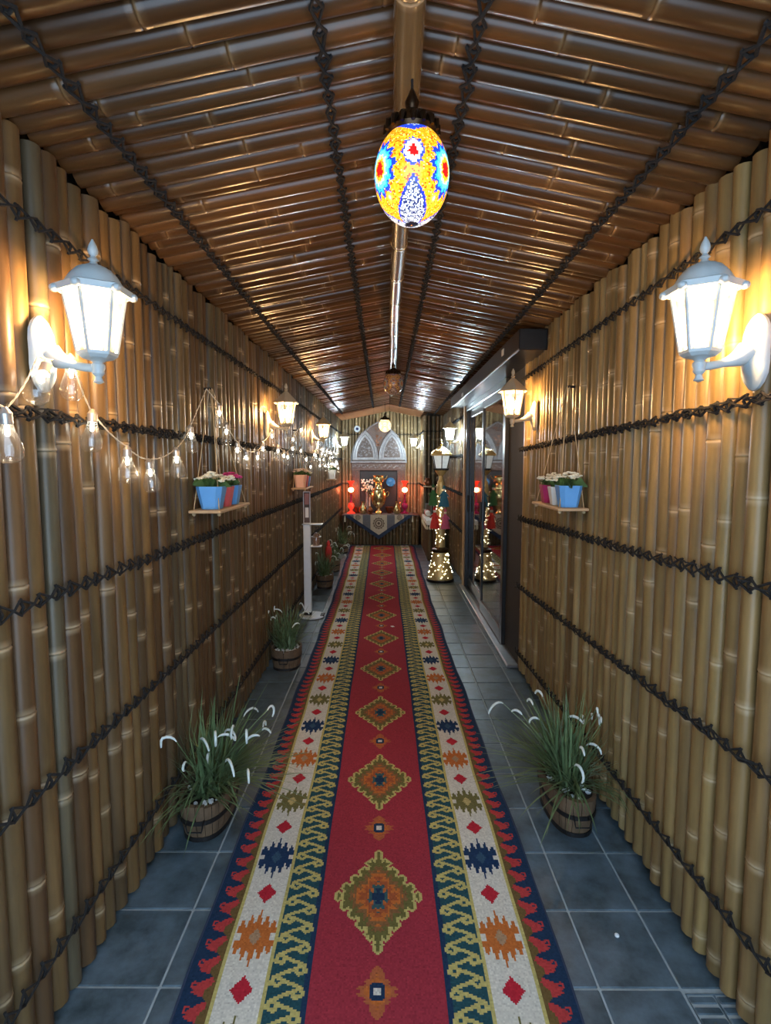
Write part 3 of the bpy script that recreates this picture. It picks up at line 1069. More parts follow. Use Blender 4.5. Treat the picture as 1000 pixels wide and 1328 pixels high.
def globe_lamp(label, loc, a, b, lit, top, seed, cap=True, warm=False, cord='hoop'):
    t = thing('mosaic_pendant_lamp', label, 'pendant lamp', loc)
    link('mosaic_globe', mosaic_globe(a, b, lit, seed, warm), t)
    s = a / .095
    zc = b * .86
    MB().lathe([(.060 * s, zc - .010 * s), (.066 * s, zc), (.052 * s, zc + .024 * s), (.030 * s, zc + .044 * s), (.014 * s, zc + .056 * s), (.016 * s, zc + .064 * s), (.018 * s, zc + .074 * s), (.012 * s, zc + .088 * s), (.005 * s, zc + .104 * s)], 20).build('cap', M['bronze'], t, True)
    for k in range(16):
        an = 2 * PI * k / 16
        R_ = .064 * s
        p = Vector((R_ * math.cos(an), R_ * math.sin(an), zc + .004 * s))
        out = Vector((math.cos(an), math.sin(an), 0))
        MB().tube([p - out * .012 * s + Vector((0, 0, .022 * s)), p + Vector((0, 0, .012 * s)), p + out * .004 * s - Vector((0, 0, .008 * s))], [.0055 * s, .0088 * s, .005 * s], 6).build('petal', M['bronze'], t, True)
    MB().tube([(0, 0, zc + .09 * s), (0.001, 0, (zc + top - loc[2]) / 2), (0, 0, top - loc[2])], .0035, 6).build('hook_rod', M[cord], t)
    return t


globe_lamp('egg-shaped orange and blue mosaic pendant lamp lit under ridge pole', (.060, 1.45, 2.268), .094, .118, 0.40, 2.50, 1)
globe_lamp('unlit dark mosaic pendant lamp below the ridge pole', (.050, 5.2, 2.285), .094, .105, 0.05, 2.51, 2)
globe_lamp('small yellow glowing pendant lamp in front of the carved arch', (-.048, 9.0, 2.155), .10, .108, 0.75, 2.53, 3, warm=True)

# ------------------------------------------------------------------ string of bulbs
def bulb_mesh():
    prof = [(.004, -.052), (.016, -.0505), (.024, -.044), (.029, -.034), (.030, -.022), (.0275, -.009), (.022, .006), (.0165, .020), (.0135, .034), (.013, .040)]
    g = MB().lathe(prof, 14, caps=False).mesh('bulb_glass', M['clear'], True)
    c = MB().lathe([(.0135, .036), (.0145, .040), (.0135, .045), (.0145, .050), (.0135, .055), (.0145, .060), (.009, .068), (.004, .074)], 10).mesh('bulb_cap', M['cap'], True)
    f = MB().lathe([(.0035, .010), (.0055, .015), (.0055, .026), (.004, .034)], 6).mesh('bulb_led', M['filament'])
    st = MB().lathe([(.010, .036), (.005, .026), (.003, -.004)], 6).mesh('bulb_stem', M['clear'])
    return g, c, f, st


BM = bulb_mesh()
strand = [(1.05, 1.66), (1.236, 1.60), (1.379, 1.742), (1.498, 1.768), (1.61, 1.632), (1.796, 1.533), (1.999, 1.492), (2.222, 1.539), (2.426, 1.644), (2.801, 1.775), (2.954, 1.691), (3.126, 1.598), (3.363, 1.557), (3.601, 1.561), (3.82, 1.624), (4.069, 1.723),
          (4.332, 1.618), (4.505, 1.582), (4.749, 1.576), (4.947, 1.652), (5.02, 1.737), (5.447, 1.85), (5.48, 1.645), (5.75, 1.56), (6.149, 1.481), (6.40, 1.62)]
rs = random.Random(5)
for k in range(30):
    y = 6.6 + 3.0 * k / 30
    strand.append((y, 1.60 + .14 * math.sin(k * 1.25) + rs.uniform(-.05, .05)))
string = thing('string_lights', 'string of clear glass bulbs draped along the brown bamboo wall', 'string lights', (XL, 1.05, 1.6))
tops = []
for i, (y, z) in enumerate(strand):
    x = .040 + (.012 if i % 2 else 0)
    if i == 0:
        tops.append((x, y - 1.05, z - 1.6 + .10))
        continue
    b_ = link('bulb', BM[0], string)
    b_.location = (x, y - 1.05, z - 1.6)
    b_.rotation_euler = (rs.uniform(-.12, .12), rs.uniform(-.1, .05), 0)
    if i == 2:
        b_.rotation_euler = (-.45, .1, 0)
    for nm, me in (('cap', BM[1]), ('filament', BM[2])):
        link(nm, me, b_)
    tops.append((x, y - 1.05, z - 1.6 + .070))
wire = MB()
wp = [Vector(p) for p in tops]
peg_idx = 9
allp = []
for i in range(len(wp) - 1):
    a_, b_ = wp[i], wp[i + 1]
    if i == 8:                     # up over the shelf peg
        mid = Vector((.03, 2.68 - 1.05, 1.905 - 1.6))
        allp += [a_, a_.lerp(mid, .5), mid, mid.lerp(b_, .5)]
        continue
    sag = .012 if (b_ - a_).length > .12 else .004
    for s in range(4):
        p = a_.lerp(b_, s / 4)
        p.z -= sag * math.sin(PI * s / 4)
        allp.append(p)
allp.append(wp[-1])
dense = []
for i in range(len(allp) - 1):
    n_ = max(1, int((allp[i + 1] - allp[i]).length / .008)) if i < 60 else 2
    for s in range(n_):
        dense.append(allp[i].lerp(allp[i + 1], s / n_))
for phs in (0, PI):
    pts = [p + Vector((math.cos(j * .9 + phs), 0, math.sin(j * .9 + phs))) * .0014 for j, p in enumerate(dense)]
    wire.tube(pts, .0014, 4)
wire.build('wire', M['wire'], string)

# ------------------------------------------------------------------ hanging shelves with pots
def flower_pot(label, loc, w0, w1, h, mat, flower, group, rotz=0.0, seed=0, n_fl=26):
    r_ = random.Random(seed)
    t = thing('potted_plant', label, 'potted plant', loc, rotz, group)

    def sq(w, z):
        b = w * .18
        hw = w / 2
        return [(-hw + b, -hw, z), (hw - b, -hw, z), (hw, -hw + b, z), (hw, hw - b, z), (hw - b, hw, z), (-hw + b, hw, z), (-hw, hw - b, z), (-hw, -hw + b, z)]
    MB().loft([sq(w0, 0), sq(w0 * 1.02, .003), sq(w1, h - .003), sq(w1, h), sq(w1 - .010, h), sq(w1 - .012, h - .015)], True, True, True).build('pot', M[mat], t)
    fo = MB()
    for k in range(30):
        a = r_.uniform(0, 2 * PI)
        ln = r_.uniform(.25, .7) * w1
        p0 = Vector((r_.uniform(-.2, .2) * w1, r_.uniform(-.2, .2) * w1, h - .008))
        d = Vector((math.cos(a), math.sin(a), 0))
        s = Vector((-math.sin(a), math.cos(a), 0)) * w1 * .16
        z1, z2 = r_.uniform(.02, .05), r_.uniform(-.005, .045)
        p1 = p0 + d * ln * .5 + Vector((0, 0, z1))
        p2 = p0 + d * ln + Vector((0, 0, z2))
        fo.add([p0, p1 + s, p2, p1 - s], [(0, 1, 2), (0, 2, 3)])
    fo.build('foliage', M['leaf'], t, kind='stuff')
    fl = MB()
    for k in range(n_fl):
        a = r_.uniform(0, 2 * PI)
        rr = w1 * .58 * math.sqrt(r_.random())
        z = h + .058 - .028 * (rr / (w1 * .58)) ** 2 + r_.uniform(-.008, .008)
        c = (rr * math.cos(a), rr * math.sin(a), z)
        for q in range(4):
            b = q * PI / 2 + r_.uniform(0, .6)
            fl.ball((c[0] + .007 * math.cos(b), c[1] + .007 * math.sin(b), c[2] + r_.uniform(-.002, .002)), .008, 6, 4, (1, 1, .6))
    fl.build('flowers', M[flower], t, kind='stuff')
    return t


def hanging_shelf(label, side, y0, y1, z, depth, peg):
    xw = XL if side < 0 else XR
    s = -side
    t = thing('hanging_shelf', label, 'shelf', (xw, (y0 + y1) / 2, z))
    h = (y1 - y0) / 2
    xa, xb = sorted((s * .006, s * depth))
    MB().bbox(xa, xb, -h, h, -.014, 0, .003).build('board', M['wood'], t)
    pg = Vector((s * .02, peg[0] - (y0 + y1) / 2, peg[1] - z))
    MB().tube([(s * -.01, pg.y, pg.z), (s * .028, pg.y, pg.z + .002)], .006, 8).build('peg', M['hoop'], t)
    for yy in (-h + .03, h - .03):
        for xx in (s * .022, s * (depth - .018)):
            MB().tube([(xx, yy, -.024), (xx, yy, .0), (pg.x * .9 + xx * .1, pg.y * .98 + yy * .02, pg.z)], .0022, 5).build('string', M['jute'], t)
            MB().ball((xx, yy, -.020), .009, 8, 6).build('knot', M['jute'], t)
    return t


hanging_shelf('pale hanging board shelf carrying blue and coral pots under a string peg', -1, 2.45, 2.97, 1.335, .155, (2.76, 1.915))
G1 = 'pots on the hanging shelves'
flower_pot('large blue square pot with cream flowers, next to the coral pot', (XL + .085, 2.545, 1.336), .082, .122, .105, 'blue_pot', 'fl_white', G1, 0, 1)
flower_pot('coral red square pot with pale green-white flowers between two blue pots', (XL + .085, 2.70, 1.336), .075, .108, .098, 'red_pot', 'fl_white', G1, 0, 2)
flower_pot('blue square pot with pink flowers behind the coral pot', (XL + .085, 2.84, 1.336), .075, .108, .098, 'blue_pot', 'fl_pink', G1, 0, 3)
hanging_shelf('pale hanging board shelf carrying magenta, white and blue pots', 1, 2.58, 3.05, 1.335, .155, (2.88, 1.94))
flower_pot('blue square pot with white flowers on shelf with magenta pot', (XR - .083, 2.655, 1.336), .080, .112, .105, 'blue_pot', 'fl_white', G1, 0, 4)
flower_pot('white square pot with white flowers between blue and magenta pots', (XR - .083, 2.805, 1.336), .070, .098, .092, 'white_pot', 'fl_white', G1, 0, 5)
flower_pot('magenta square pot with white flowers at shelf end', (XR - .083, 2.955, 1.336), .072, .100, .095, 'mag_pot', 'fl_white', G1, 0, 6)
hanging_shelf('small board shelf carrying peach pot, above the sanitiser stand', -1, 5.08, 5.56, 1.315, .15, (5.32, 1.86))
flower_pot('peach square pot with dusty pink flowers on small shelf', (XL + .082, 5.17, 1.316), .085, .115, .12, 'peach_pot', 'fl_peach', G1, 0, 7)
flower_pot('red square pot next to the peach pot on small shelf', (XL + .085, 5.31, 1.316), .075, .105, .11, 'red_pot', 'fl_peach', G1, 0, 8, 10)
flower_pot('blue square pot at the end of peach pot shelf', (XL + .085, 5.44, 1.316), .075, .105, .10, 'blue_pot', 'fl_white', G1, 0, 9)
hanging_shelf('dark little bracket shelf under the cluster of far string bulbs', -1, 8.0, 8.24, 1.31, .14, (8.12, 1.72))
flower_pot('white square pot standing among the cluster of string bulbs', (XL + .08, 8.1, 1.311), .085, .115, .135, 'white_pot', 'fl_white', G1, 0, 10, 10)

# ------------------------------------------------------------------ barrel planters with grass
def planter(label, loc, w, ln, h, n_st, seed, blades, blooms, spread=1.0, tall=.34, lean=(0, 0), pebbles=True, rotz=0, n_peb=70):
    r_ = random.Random(seed)
    t = thing('barrel_planter', label, 'planter', loc, rotz, 'wooden barrel planters')

    def oval(a, k=1.0):
        e = 2.4
        c, s = math.cos(a), math.sin(a)
        return Vector((w / 2 * k * math.copysign(abs(c) ** (2 / e), c), ln / 2 * k * math.copysign(abs(s) ** (2 / e), s), 0))
    for j in range(n_st):
        a0, a1 = 2 * PI * (j + .035) / n_st, 2 * PI * (j + .965) / n_st
        am = (a0 + a1) / 2
        top = h + r_.uniform(-.004, .004)
        rings = []
        for z, k in ((0, .84), (h * .35, .93), (h * .7, .985), (top, 1.0)):
            o0, om, o1 = oval(a0, k), oval(am, k * 1.006), oval(a1, k)
            i0, i1 = oval(a0, k - .10), oval(a1, k - .10)
            rings.append([(p.x, p.y, z) for p in (o0, om, o1, i1, i0)])
        MB().loft(rings).build('stave', M['stave'], t)
    for z, k in ((h * .60, .978), (h * .10, .872)):
        hp = MB()
        ro = []
        for j in range(40):
            a = 2 * PI * j / 40
            p, q = oval(a, k + .012), oval(a, k + .030)
            ro.append([(p.x, p.y, z - .009), (q.x, q.y, z - .009), (q.x, q.y, z + .009), (p.x, p.y, z + .009)])
        n = 40
        vs = [p for rr in ro for p in rr]
        fs = [(i * 4 + m, ((i + 1) % n) * 4 + m, ((i + 1) % n) * 4 + (m + 1) % 4, i * 4 + (m + 1) % 4) for i in range(n) for m in range(4)]
        hp.add(vs, fs).build('hoop', M['hoop'], t)
    f = oval(-PI / 2, 1.03)
    MB().tube([(-.032, f.y + .012, h * .66), (-.034, f.y - .008, h * .60), (-.028, f.y - .008, h * .44), (.028, f.y - .008, h * .44), (.034, f.y - .008, h * .60), (.032, f.y + .012, h * .66)], .0035, 6).build('handle', M['hoop'], t)
    MB().add([tuple(oval(2 * PI * j / 24, .92) + Vector((0, 0, h * .84))) for j in range(24)], [tuple(range(24))]).build('soil', M['soil'], t)
    if pebbles:
        pb = MB()
        for k in range(n_peb):
            a = r_.uniform(0, 2 * PI)
            q = oval(a, .82 * math.sqrt(r_.uniform(.15, 1)))
            pb.ball((q.x, q.y, h * .86 + r_.uniform(0, .008)), r_.uniform(.007, .014), 6, 4, (1, 1, .7))
        o = pb.build('pebbles', M['pebble'], t, True, kind='stuff')
    g = MB()
    for k in range(blades):
        a = r_.uniform(0, 2 * PI)
        q = oval(r_.uniform(0, 2 * PI), .5 * math.sqrt(r_.random()))
        p = Vector((q.x, q.y, h * .84))
        d = Vector((math.cos(a), math.sin(a), 0)) + Vector((lean[0], lean[1], 0)) * r_.uniform(0, 1.3)
        d = d / max(d.length, .4)
        L_ = tall * r_.uniform(.6, 1.15)
        th = math.radians(r_.uniform(6, 28 + 44 * spread))
        s = Vector((-d.y, d.x, 0)).normalized() * r_.uniform(.0030, .0062)
        dr = r_.uniform(.10, .42)
        rows = []
        for i in range(7):
            u = i / 6
            pos = p + d * (L_ * math.sin(th) * (u + .12 * u * u)) + Vector((0, 0, L_ * (math.cos(th) * u - dr * u * u * (.35 + math.sin(th)))))
            pos.z = max(pos.z, .015)
            x_w = pos.x + loc[0]
            if x_w < XL + .03:
                pos.x = XL + .03 - loc[0]
            if x_w > XR - .03:
                pos.x = XR - .03 - loc[0]
            wd = s * (1 - u ** 2.2 * .93)
            rows.append((pos - wd, pos + wd))
        vs = [v for r2 in rows for v in r2]
        g.add(vs, [(2 * i, 2 * i + 1, 2 * i + 3, 2 * i + 2) for i in range(6)])
    for k in range(blooms):
        a = r_.uniform(0, 2 * PI)
        q = oval(r_.uniform(0, 2 * PI), .4 * math.sqrt(r_.random()))
        d = Vector((math.cos(a), math.sin(a), 0)) + Vector((lean[0], lean[1], 0)) * r_.uniform(.1, 1.2)
        d = d / max(d.length, .5)
        root = Vector((q.x, q.y, h * .84))
        reach = tall * r_.uniform(.18, .62)
        b0 = root + d * reach + Vector((0, 0, tall * r_.uniform(.42, .80)))

        def keep(p):
            p.x = min(max(p.x, XL + .032 - loc[0]), XR - .032 - loc[0])
            return p
        b0 = keep(b0)
        g.tube([root, keep(root.lerp(b0, .5) + Vector((0, 0, .03))), b0], [.0026, .0022, .002], 4)
        ll = r_.uniform(.03, .065)
        a2 = a + r_.uniform(-1.3, 1.3)
        d2 = Vector((math.cos(a2), math.sin(a2), 0))
        hook = r_.uniform(1.5, 3.6)
        pts, pos, ang = [], b0.copy(), r_.uniform(.5, 1.1)
        for i in range(8):
            pts.append(keep(pos.copy()))
            pos = pos + (d2 * math.cos(ang) + Vector((0, 0, math.sin(ang)))) * ll * .28
            ang -= hook / 7
        MB().tube(pts, [.002, .0042, .0052, .0056, .0056, .005, .0045, .003], 6).build('bloom', M['bloom'], t, True)
    g.build('grass_blades', M['grass'], t, kind='stuff')
    return t


planter('barrel planter of sprawling grass beside the runner, blades reaching over it', (-.775, 2.28, 0), .215, .40, .165, 24, 1, 300, 16, 1.0, .44, (.8, -.1), n_peb=22)
planter('barrel planter of grass standing at foot of tan bamboo wall', (.790, 2.32, 0), .205, .42, .175, 24, 2, 300, 14, .9, .43, (-.4, 0), n_peb=26)
planter('round barrel planter with white pebbles in front of the sanitiser stand', (-.770, 4.06, 0), .225, .27, .16, 20, 3, 200, 8, .55, .40, (-.05, 0))
planter('barrel planter of upright dark grass just behind the sanitiser stand', (-.785, 6.72, 0), .215, .27, .17, 18, 4, 140, 6, .5, .38, (0, 0))
planter('barrel planter with drooping pale grass next to the slim red ornament', (-.787, 7.75, 0), .215, .27, .17, 18, 5, 120, 14, 1.0, .36, (.25, 0))
planter('barrel planter of pale grass closest to the altar counter', (-.787, 9.35, 0), .215, .27, .17, 16, 6, 110, 12, .8, .38, (.1, 0), False)

# slim red ornament between the far planters
orn = thing('red_ornament', 'slim red upright ornament standing between far barrel planters', 'ornament', (-.80, 7.30, 0))
MB().lathe([(.055, 0), (.058, .02), (.030, .05), (.022, .20), (.034, .25), (.046, .33), (.040, .40), (.020, .44)], 14).build('body', M['cl_red'], orn, True)
MB().lathe([(.020, .438), (.028, .45), (.022, .48), (.006, .51)], 12).build('tip', M['cl_red'], orn, True)

# ------------------------------------------------------------------ sanitiser stand and framed sign
st = thing('sanitiser_stand', 'white metal hand sanitiser stand with pump bottle on its bracket', 'dispenser stand', (-.765, 5.42, 0))
base = []
for j in range(24):
    a = 2 * PI * j / 24
    base.append((.128 * math.cos(a), .13 * math.sin(a)))
MB().loft([[(x * k, y * k, z) for x, y in base] for k, z in ((1, .004), (1, .016), (.97, .020))]).build('base_plate', M['plastic_white'], st)
MB().bbox(-.075, -.005, -.03, .03, .020, .935, .004).build('post', M['plastic_white'], st)
MB().bbox(-.078, -.002, -.033, .033, .02, .05, .003).build('foot_collar', M['hoop'], st)
MB().bbox(-.085, .115, -.05, .05, .935, .945, .002).build('top_plate', M['steel'], st)
MB().bbox(-.005, .105, -.045, .045, .715, .724, .002).build('bottle_shelf', M['plastic_white'], st)
ring = MB()
ring.tube([(.05 + .046 * math.cos(2 * PI * j / 20), .046 * math.sin(2 * PI * j / 20), .815) for j in range(21)], .005, 6).build('retaining_ring', M['steel'], st)
bt = MB().lathe([(.034, .724), (.037, .73), (.037, .80), (.030, .835), (.014, .85), (.013, .866)], 16, (.05, 0, 0)).build('pump_bottle', thin_glass('bottle_plastic', (.75, .62, .55), .12, .25, (.8, .6, .5)), st, True)
MB().lathe([(.015, .862), (.015, .880), (.005, .884), (.005, .905), (.013, .907), (.013, .914)], 12, (.05, 0, 0)).box((.066, 0, .911), (.036, .010, .008)).build('pump', M['hoop'], bt)
pl = MB().bbox(.085, .125, -.05, .05, .012, .026, .004).build('foot_pedal', M['hoop'], st)
sg = thing('framed_sign', 'narrow white-framed notice standing on top of the sanitiser stand', 'sign', (-.805, 5.42, .946))
F_ = MB().bbox(-.035, -.029, -.008, .008, 0, .32, .001).bbox(.029, .035, -.008, .008, 0, .32, .001).bbox(-.029, .029, -.008, .008, 0, .008, .001).bbox(-.029, .029, -.008, .008, .312, .32, .001)
F_.build('frame', M['plastic_white'], sg)
MB().bbox(-.029, .029, -.002, .004, .008, .312, .0005).build('board', M['carved'], sg)
MB().bbox(-.016, .018, -.0035, -.002, .06, .16, .0004).build('white_notice', M['paper'], sg)
MB().bbox(-.020, .022, -.0035, -.002, .19, .30, .0004).build('pink_notice', pmat('pink_print', (.42, .18, .16), .7), sg)

# ------------------------------------------------------------------ fairy-lit lamp post
lp = thing('lamp_post', 'gold glittering lamp post wrapped in fairy lights beside the glass door', 'lamp post', (.690, 7.12, 0))
PROF = [(.172, .03), (.174, .05), (.158, .10), (.135, .20), (.112, .30), (.100, .385)]
MB().lathe([(.176, 0), (.18, .012), (.18, .03), (.172, .034)], 28).build('plinth', M['hoop'], lp, True)
MB().lathe(PROF, 28).build('bell_base', M['gold_mesh'], lp, True)
MB().lathe([(.105, .385), (.110, .40), (.110, .425), (.070, .44), (.064, .45)], 24).build('collar', M['bronze'], lp, True)
CPROF = [(.062, .45), (.060, .90), (.058, 1.20), (.046, 1.30)]
MB().lathe(CPROF, 20).build('column', M['gold_mesh'], lp, True)
MB().lathe([(.046, 1.30), (.030, 1.33), (.030, 1.38), (.055, 1.41), (.075, 1.44), (.085, 1.455)], 20).build('lantern_cup', M['gold_mesh'], lp, True)
MB().lathe([(.095, 1.452), (.100, 1.46), (.100, 1.475), (.092, 1.478)], 6).build('lantern_sill', M['hoop'], lp)
A_, B_ = ngon(.085, 1.478, 6, PI / 6), ngon(.122, 1.64, 6, PI / 6)
for j in range(6):
    MB().tube([A_[j], B_[j]], .006, 6).build('glazing_bar', M['hoop'], lp)
    k = (j + 1) % 6
    MB().add([Vector(p) * 1 for p in (A_[j], A_[k], B_[k], B_[j])], [(0, 1, 2, 3)]).build('pane', M['post_glass'], lp)
MB().loft([ngon(.125, 1.638, 6, PI / 6), ngon(.150, 1.642, 6, PI / 6), ngon(.152, 1.66, 6, PI / 6), ngon(.105, 1.705, 6, PI / 6), ngon(.060, 1.735, 6, PI / 6), ngon(.022, 1.76, 6, PI / 6)]).build('roof', M['gold_mesh'], lp)
MB().lathe([(.020, 1.758), (.012, 1.77), (.024, 1.785), (.016, 1.80), (.008, 1.81), (.014, 1.825), (.003, 1.855)], 12).build('finial', M['brass'], lp, True)
fl_ = MB()
rf = random.Random(3)


def prof_r(prof, z):
    for (r0, z0), (r1, z1) in zip(prof, prof[1:]):
        if z0 <= z <= z1:
            return r0 + (r1 - r0) * (z - z0) / (z1 - z0)
    return prof[-1][0]


for k in range(200):
    if k < 85:
        z = rf.uniform(.06, .38)
        r = prof_r(PROF, z)
    elif k < 165:
        z = rf.uniform(.47, 1.28)
        r = prof_r(CPROF, z)
    else:
        z = rf.uniform(1.645, 1.73)
        r = .150 - (z - 1.645) * .95
    a = rf.uniform(0, 2 * PI)
    fl_.ball(((r + .004) * math.cos(a), (r + .004) * math.sin(a), z), rf.uniform(.0026, .0050), 5, 4)
fl_.build('fairy_lights', M['fairy'], lp, kind='stuff')

# cloth bundles tied round the column
def rag(label, loc, mat, sx, sz, seed, rot=0.0):
    r_ = random.Random(seed)
    t = thing('cloth_figure', label, 'ornament', loc, rot, 'cloth figures tied to the lamp post')
    rings = []
    for z, k in ((0, 1.0), (.25, .86), (.5, .62), (.72, .42), (.80, .30)):
        rings.append([((sx * k * (1 + .13 * math.sin(5 * 2 * PI * j / 20 + seed))) * math.cos(2 * PI * j / 20), .55 * sx * k * math.sin(2 * PI * j / 20), sz * z) for j in range(20)])
    MB().loft(rings).build('skirt', M[mat], t, True)
    MB().ball((0, 0, sz * .88), sx * .34, 12, 8, (1, .9, 1.15)).build('head', M['ivory'], t, True)
    MB().tube([(-sx * .95, 0, sz * .52), (-sx * .5, -.006, sz * .66), (0, 0, sz * .72), (sx * .5, -.006, sz * .66), (sx * .95, 0, sz * .52)], sx * .14, 8).build('sleeves', M[mat], t, True)
    MB().lathe([(sx * .36, sz * .93), (sx * .30, sz * 1.03), (sx * .10, sz * 1.10)], 12).build('headscarf', M[mat], t, True)
    return t


yl = 7.12
rag('orange-red cloth figure tied low on the gold lamp post', (.690 - .085, yl - .075, .70), 'cl_red', .062, .26, 1, -.3)
rag('pink cloth figure tied low on the gold lamp post', (.690 + .050, yl - .105, .70), 'cl_pink', .058, .24, 2, .2)
rag('teal cloth figure tied above the pink one on lamp post', (.690 + .03, yl - .11, .985), 'cl_blue', .064, .25, 3)
rag('green cloth figure tied above the orange-red one on lamp post', (.690 - .105, yl - .08, 1.0), 'cl_green', .058, .25, 4, -.4)

# ------------------------------------------------------------------ corner counter by the pier
cn = thing('bamboo_counter', 'small bamboo-clad counter with fringed cloth behind the gold lamp post', 'counter', (.80, 9.15, 0))
MB().bbox(-.135, .125, -.53, .56, .005, .615, .004).build('carcass', M['back'], cn)
t_ = -.53
rr_ = random.Random(9)
k_ = .64 / .55
while t_ < .54:
    i = rr_.randrange(5)
    r = SET_EB[1][i]
    o = link('bamboo_stalk', SET_EB[0][i], cn)
    o.location = (-.17 + .035, t_ + r, .005)
    o.scale = (1, 1, k_ * .96)
    o.rotation_euler = (0, 0, rr_.uniform(0, 6))
    t_ += 2 * r
t_ = -.17
while t_ < .07:
    i = rr_.randrange(5)
    r = SET_EB[1][i]
    o = link('bamboo_stalk', SET_EB[0][i], cn)
    o.location = (t_ + r, -.57, .005)
    o.scale = (1, 1, k_ * .96)
    t_ += 2 * r
MB().bbox(-.185, .125, -.62, .56, .615, .635, .004).build('top', M['wood'], cn)
cc = thing('fringed_cloth', 'ivory fringed cloth laid over small counter behind lamp post', 'cloth', (.80, 9.15, .636))
MB().bbox(-.190, .122, -.625, .54, 0, .006, .002).bbox(-.194, -.187, -.628, .54, -.06, .006, .002).bbox(-.19, .122, -.630, -.624, -.06, .006, .002).build('sheet', M['ivory'], cc)
for k in range(8):
    x = -.18 + k * .04
    MB().lathe([(.004, -.135), (.013, -.125), (.010, -.085), (.004, -.075), (.007, -.07), (.002, -.055)], 8, (x, -.632, 0)).build('tassel', M['tassel'], cc)
for k in range(14):
    MB().lathe([(.004, -.135), (.013, -.125), (.010, -.085), (.004, -.075), (.007, -.07), (.002, -.055)], 8, (-.197, -.56 + k * .075, 0)).build('tassel', M['tassel'], cc)
rl = thing('rolled_cloth', 'rolled ivory cloth lying on small counter near pier', 'cloth', (.675, 9.35, .648))
MB().tube([(0, -.22, .045), (.005, -.1, .05), (0, .1, .048), (0, .25, .046)], [.035, .047, .048, .038], 12).build('roll', M['ivory'], rl, True)
MB().tube([(.048 * math.cos(a), -.02, .049 + .05 * math.sin(a)) for a in [2 * PI * k / 16 for k in range(17)]], .006, 6).build('tie', M['cl_red'], rl)
pt = thing('blue_bowl', 'blue glazed bowl on a pale saucer on small counter', 'bowl', (.87, 8.75, .643))
MB().lathe([(.05, 0), (.085, .008), (.10, .018), (.096, .018), (.05, .006)], 20).build('saucer', M['white_pot'], pt, True)
MB().lathe([(.03, .008), (.05, .02), (.075, .055), (.082, .08), (.077, .08), (.068, .055), (.04, .022)], 20).build('bowl', M['blue_glass'], pt, True)
ws = thing('corner_shelf', 'thin wooden shelf on the pier above the small counter', 'shelf', (.79, 9.62, 1.125))
MB().bbox(-.165, .165, -.19, .10, 0, .018, .003).build('board', M['wood'], ws)
for s in (-.12, .12):
    MB().bbox(s - .006, s + .006, .0, .10, -.07, 0, .002).build('bracket', M['hoop'], ws)


def jar(label, loc, prof, mat, extra=None):
    t = thing('vessel', label, 'vase', loc)
    MB().lathe(prof, 18).build('body', M[mat], t, True)
    return t


jar('dark round pot on the thin corner shelf', (.70, 9.58, 1.144), [(.04, 0), (.06, .02), (.07, .06), (.06, .10), (.035, .125), (.04, .14), (.033, .14)], 'copper')
jar('dark tall jug on the thin corner shelf', (.88, 9.58, 1.144), [(.035, 0), (.05, .03), (.055, .09), (.03, .15), (.022, .19), (.034, .215), (.028, .215)], 'bronze')
for q, (xx, yy, zz, lab) in enumerate(((.72, 9.45, .70, 'left'), (.86, 9.5, .69, 'right'))):
    t = thing('framed_picture', ['small pale framed picture leaning behind the rolled cloth', 'small pale framed picture leaning behind the blue bowl'][q], 'picture', (xx, 9.66, .644))
    MB().bbox(-.055, .055, -.008, .008, 0, .19, .003).build('frame', M['silverwood'], t)
    MB().bbox(-.042, .042, -.011, -.008, .014, .176, .001).build('print', M['cloth_brown'], t)

# ------------------------------------------------------------------ altar counter
YT = 10.24
at_ = thing('altar_counter', 'bamboo-fronted counter across the passage end under carved arch', 'counter', (-.15, YT, 0))
MB().bbox(XL + .15 + .045, XP + .15 - .02, .075, .50, .004, .545, .003).build('carcass', M['back'], at_)
t_ = XL + .15 + .04
while t_ < XP + .15 - .06:
    i = rr_.randrange(5)
    r = SET_EB[1][i]
    o = link('bamboo_stalk', SET_EB[0][i], at_)
    o.location = (t_ + r, .038, .006)
    o.scale = (1, 1, .98)
    o.rotation_euler = (0, 0, rr_.uniform(0, 6))
    t_ += 2 * r + .001
MB().bbox(XL + .15 + .035, XP + .15 - .035, -.015, .53, .547, .570, .004).build('top', M['carved'], at_)
ZT = .571
cl = thing('altar_cloth', 'V-shaped patterned cloth with navy border hanging over altar counter', 'cloth', (-.15, YT, ZT))
MB().bbox(-.68, .63, -.020, .42, 0, .004, .001).build('top_sheet', M['cloth_grey'], cl)
hx, vz = .665, -.46
xo = -.02
yf = -.026
MB().prism([(-hx + xo, .004), (hx + xo, .004), (xo, vz)], yf, yf + .004).build('drop', M['navy'], cl)
ih, iz = .555, -.375


def vcut(x0, x1, col, y, name):
    """strip of the hanging triangle between x0 and x1"""
    pts = [(x0, .004), (x1, .004)]

    def zb(x):
        return iz * (1 - abs(x - xo) / ih)
    low = [(x1, zb(x1))]
    if x0 < xo < x1:
        low.append((xo, iz))
    low.append((x0, zb(x0)))
    MB().prism(pts + low, y, y + .003).build(name, M[col], cl)


vcut(xo - ih + .012, xo + ih - .012, 'cloth_grey', yf - .003, 'field')
vcut(xo - .155, xo + .155, 'cloth_beige', yf - .005, 'centre_square')
vcut(xo - .47, xo - .30, 'cloth_beige', yf - .005, 'side_square')
vcut(xo + .30, xo + .47, 'cloth_beige', yf - .005, 'side_square')
vcut(xo - .155, xo + .155, 'cloth_grey', yf - .0055, 'apex') if False else None


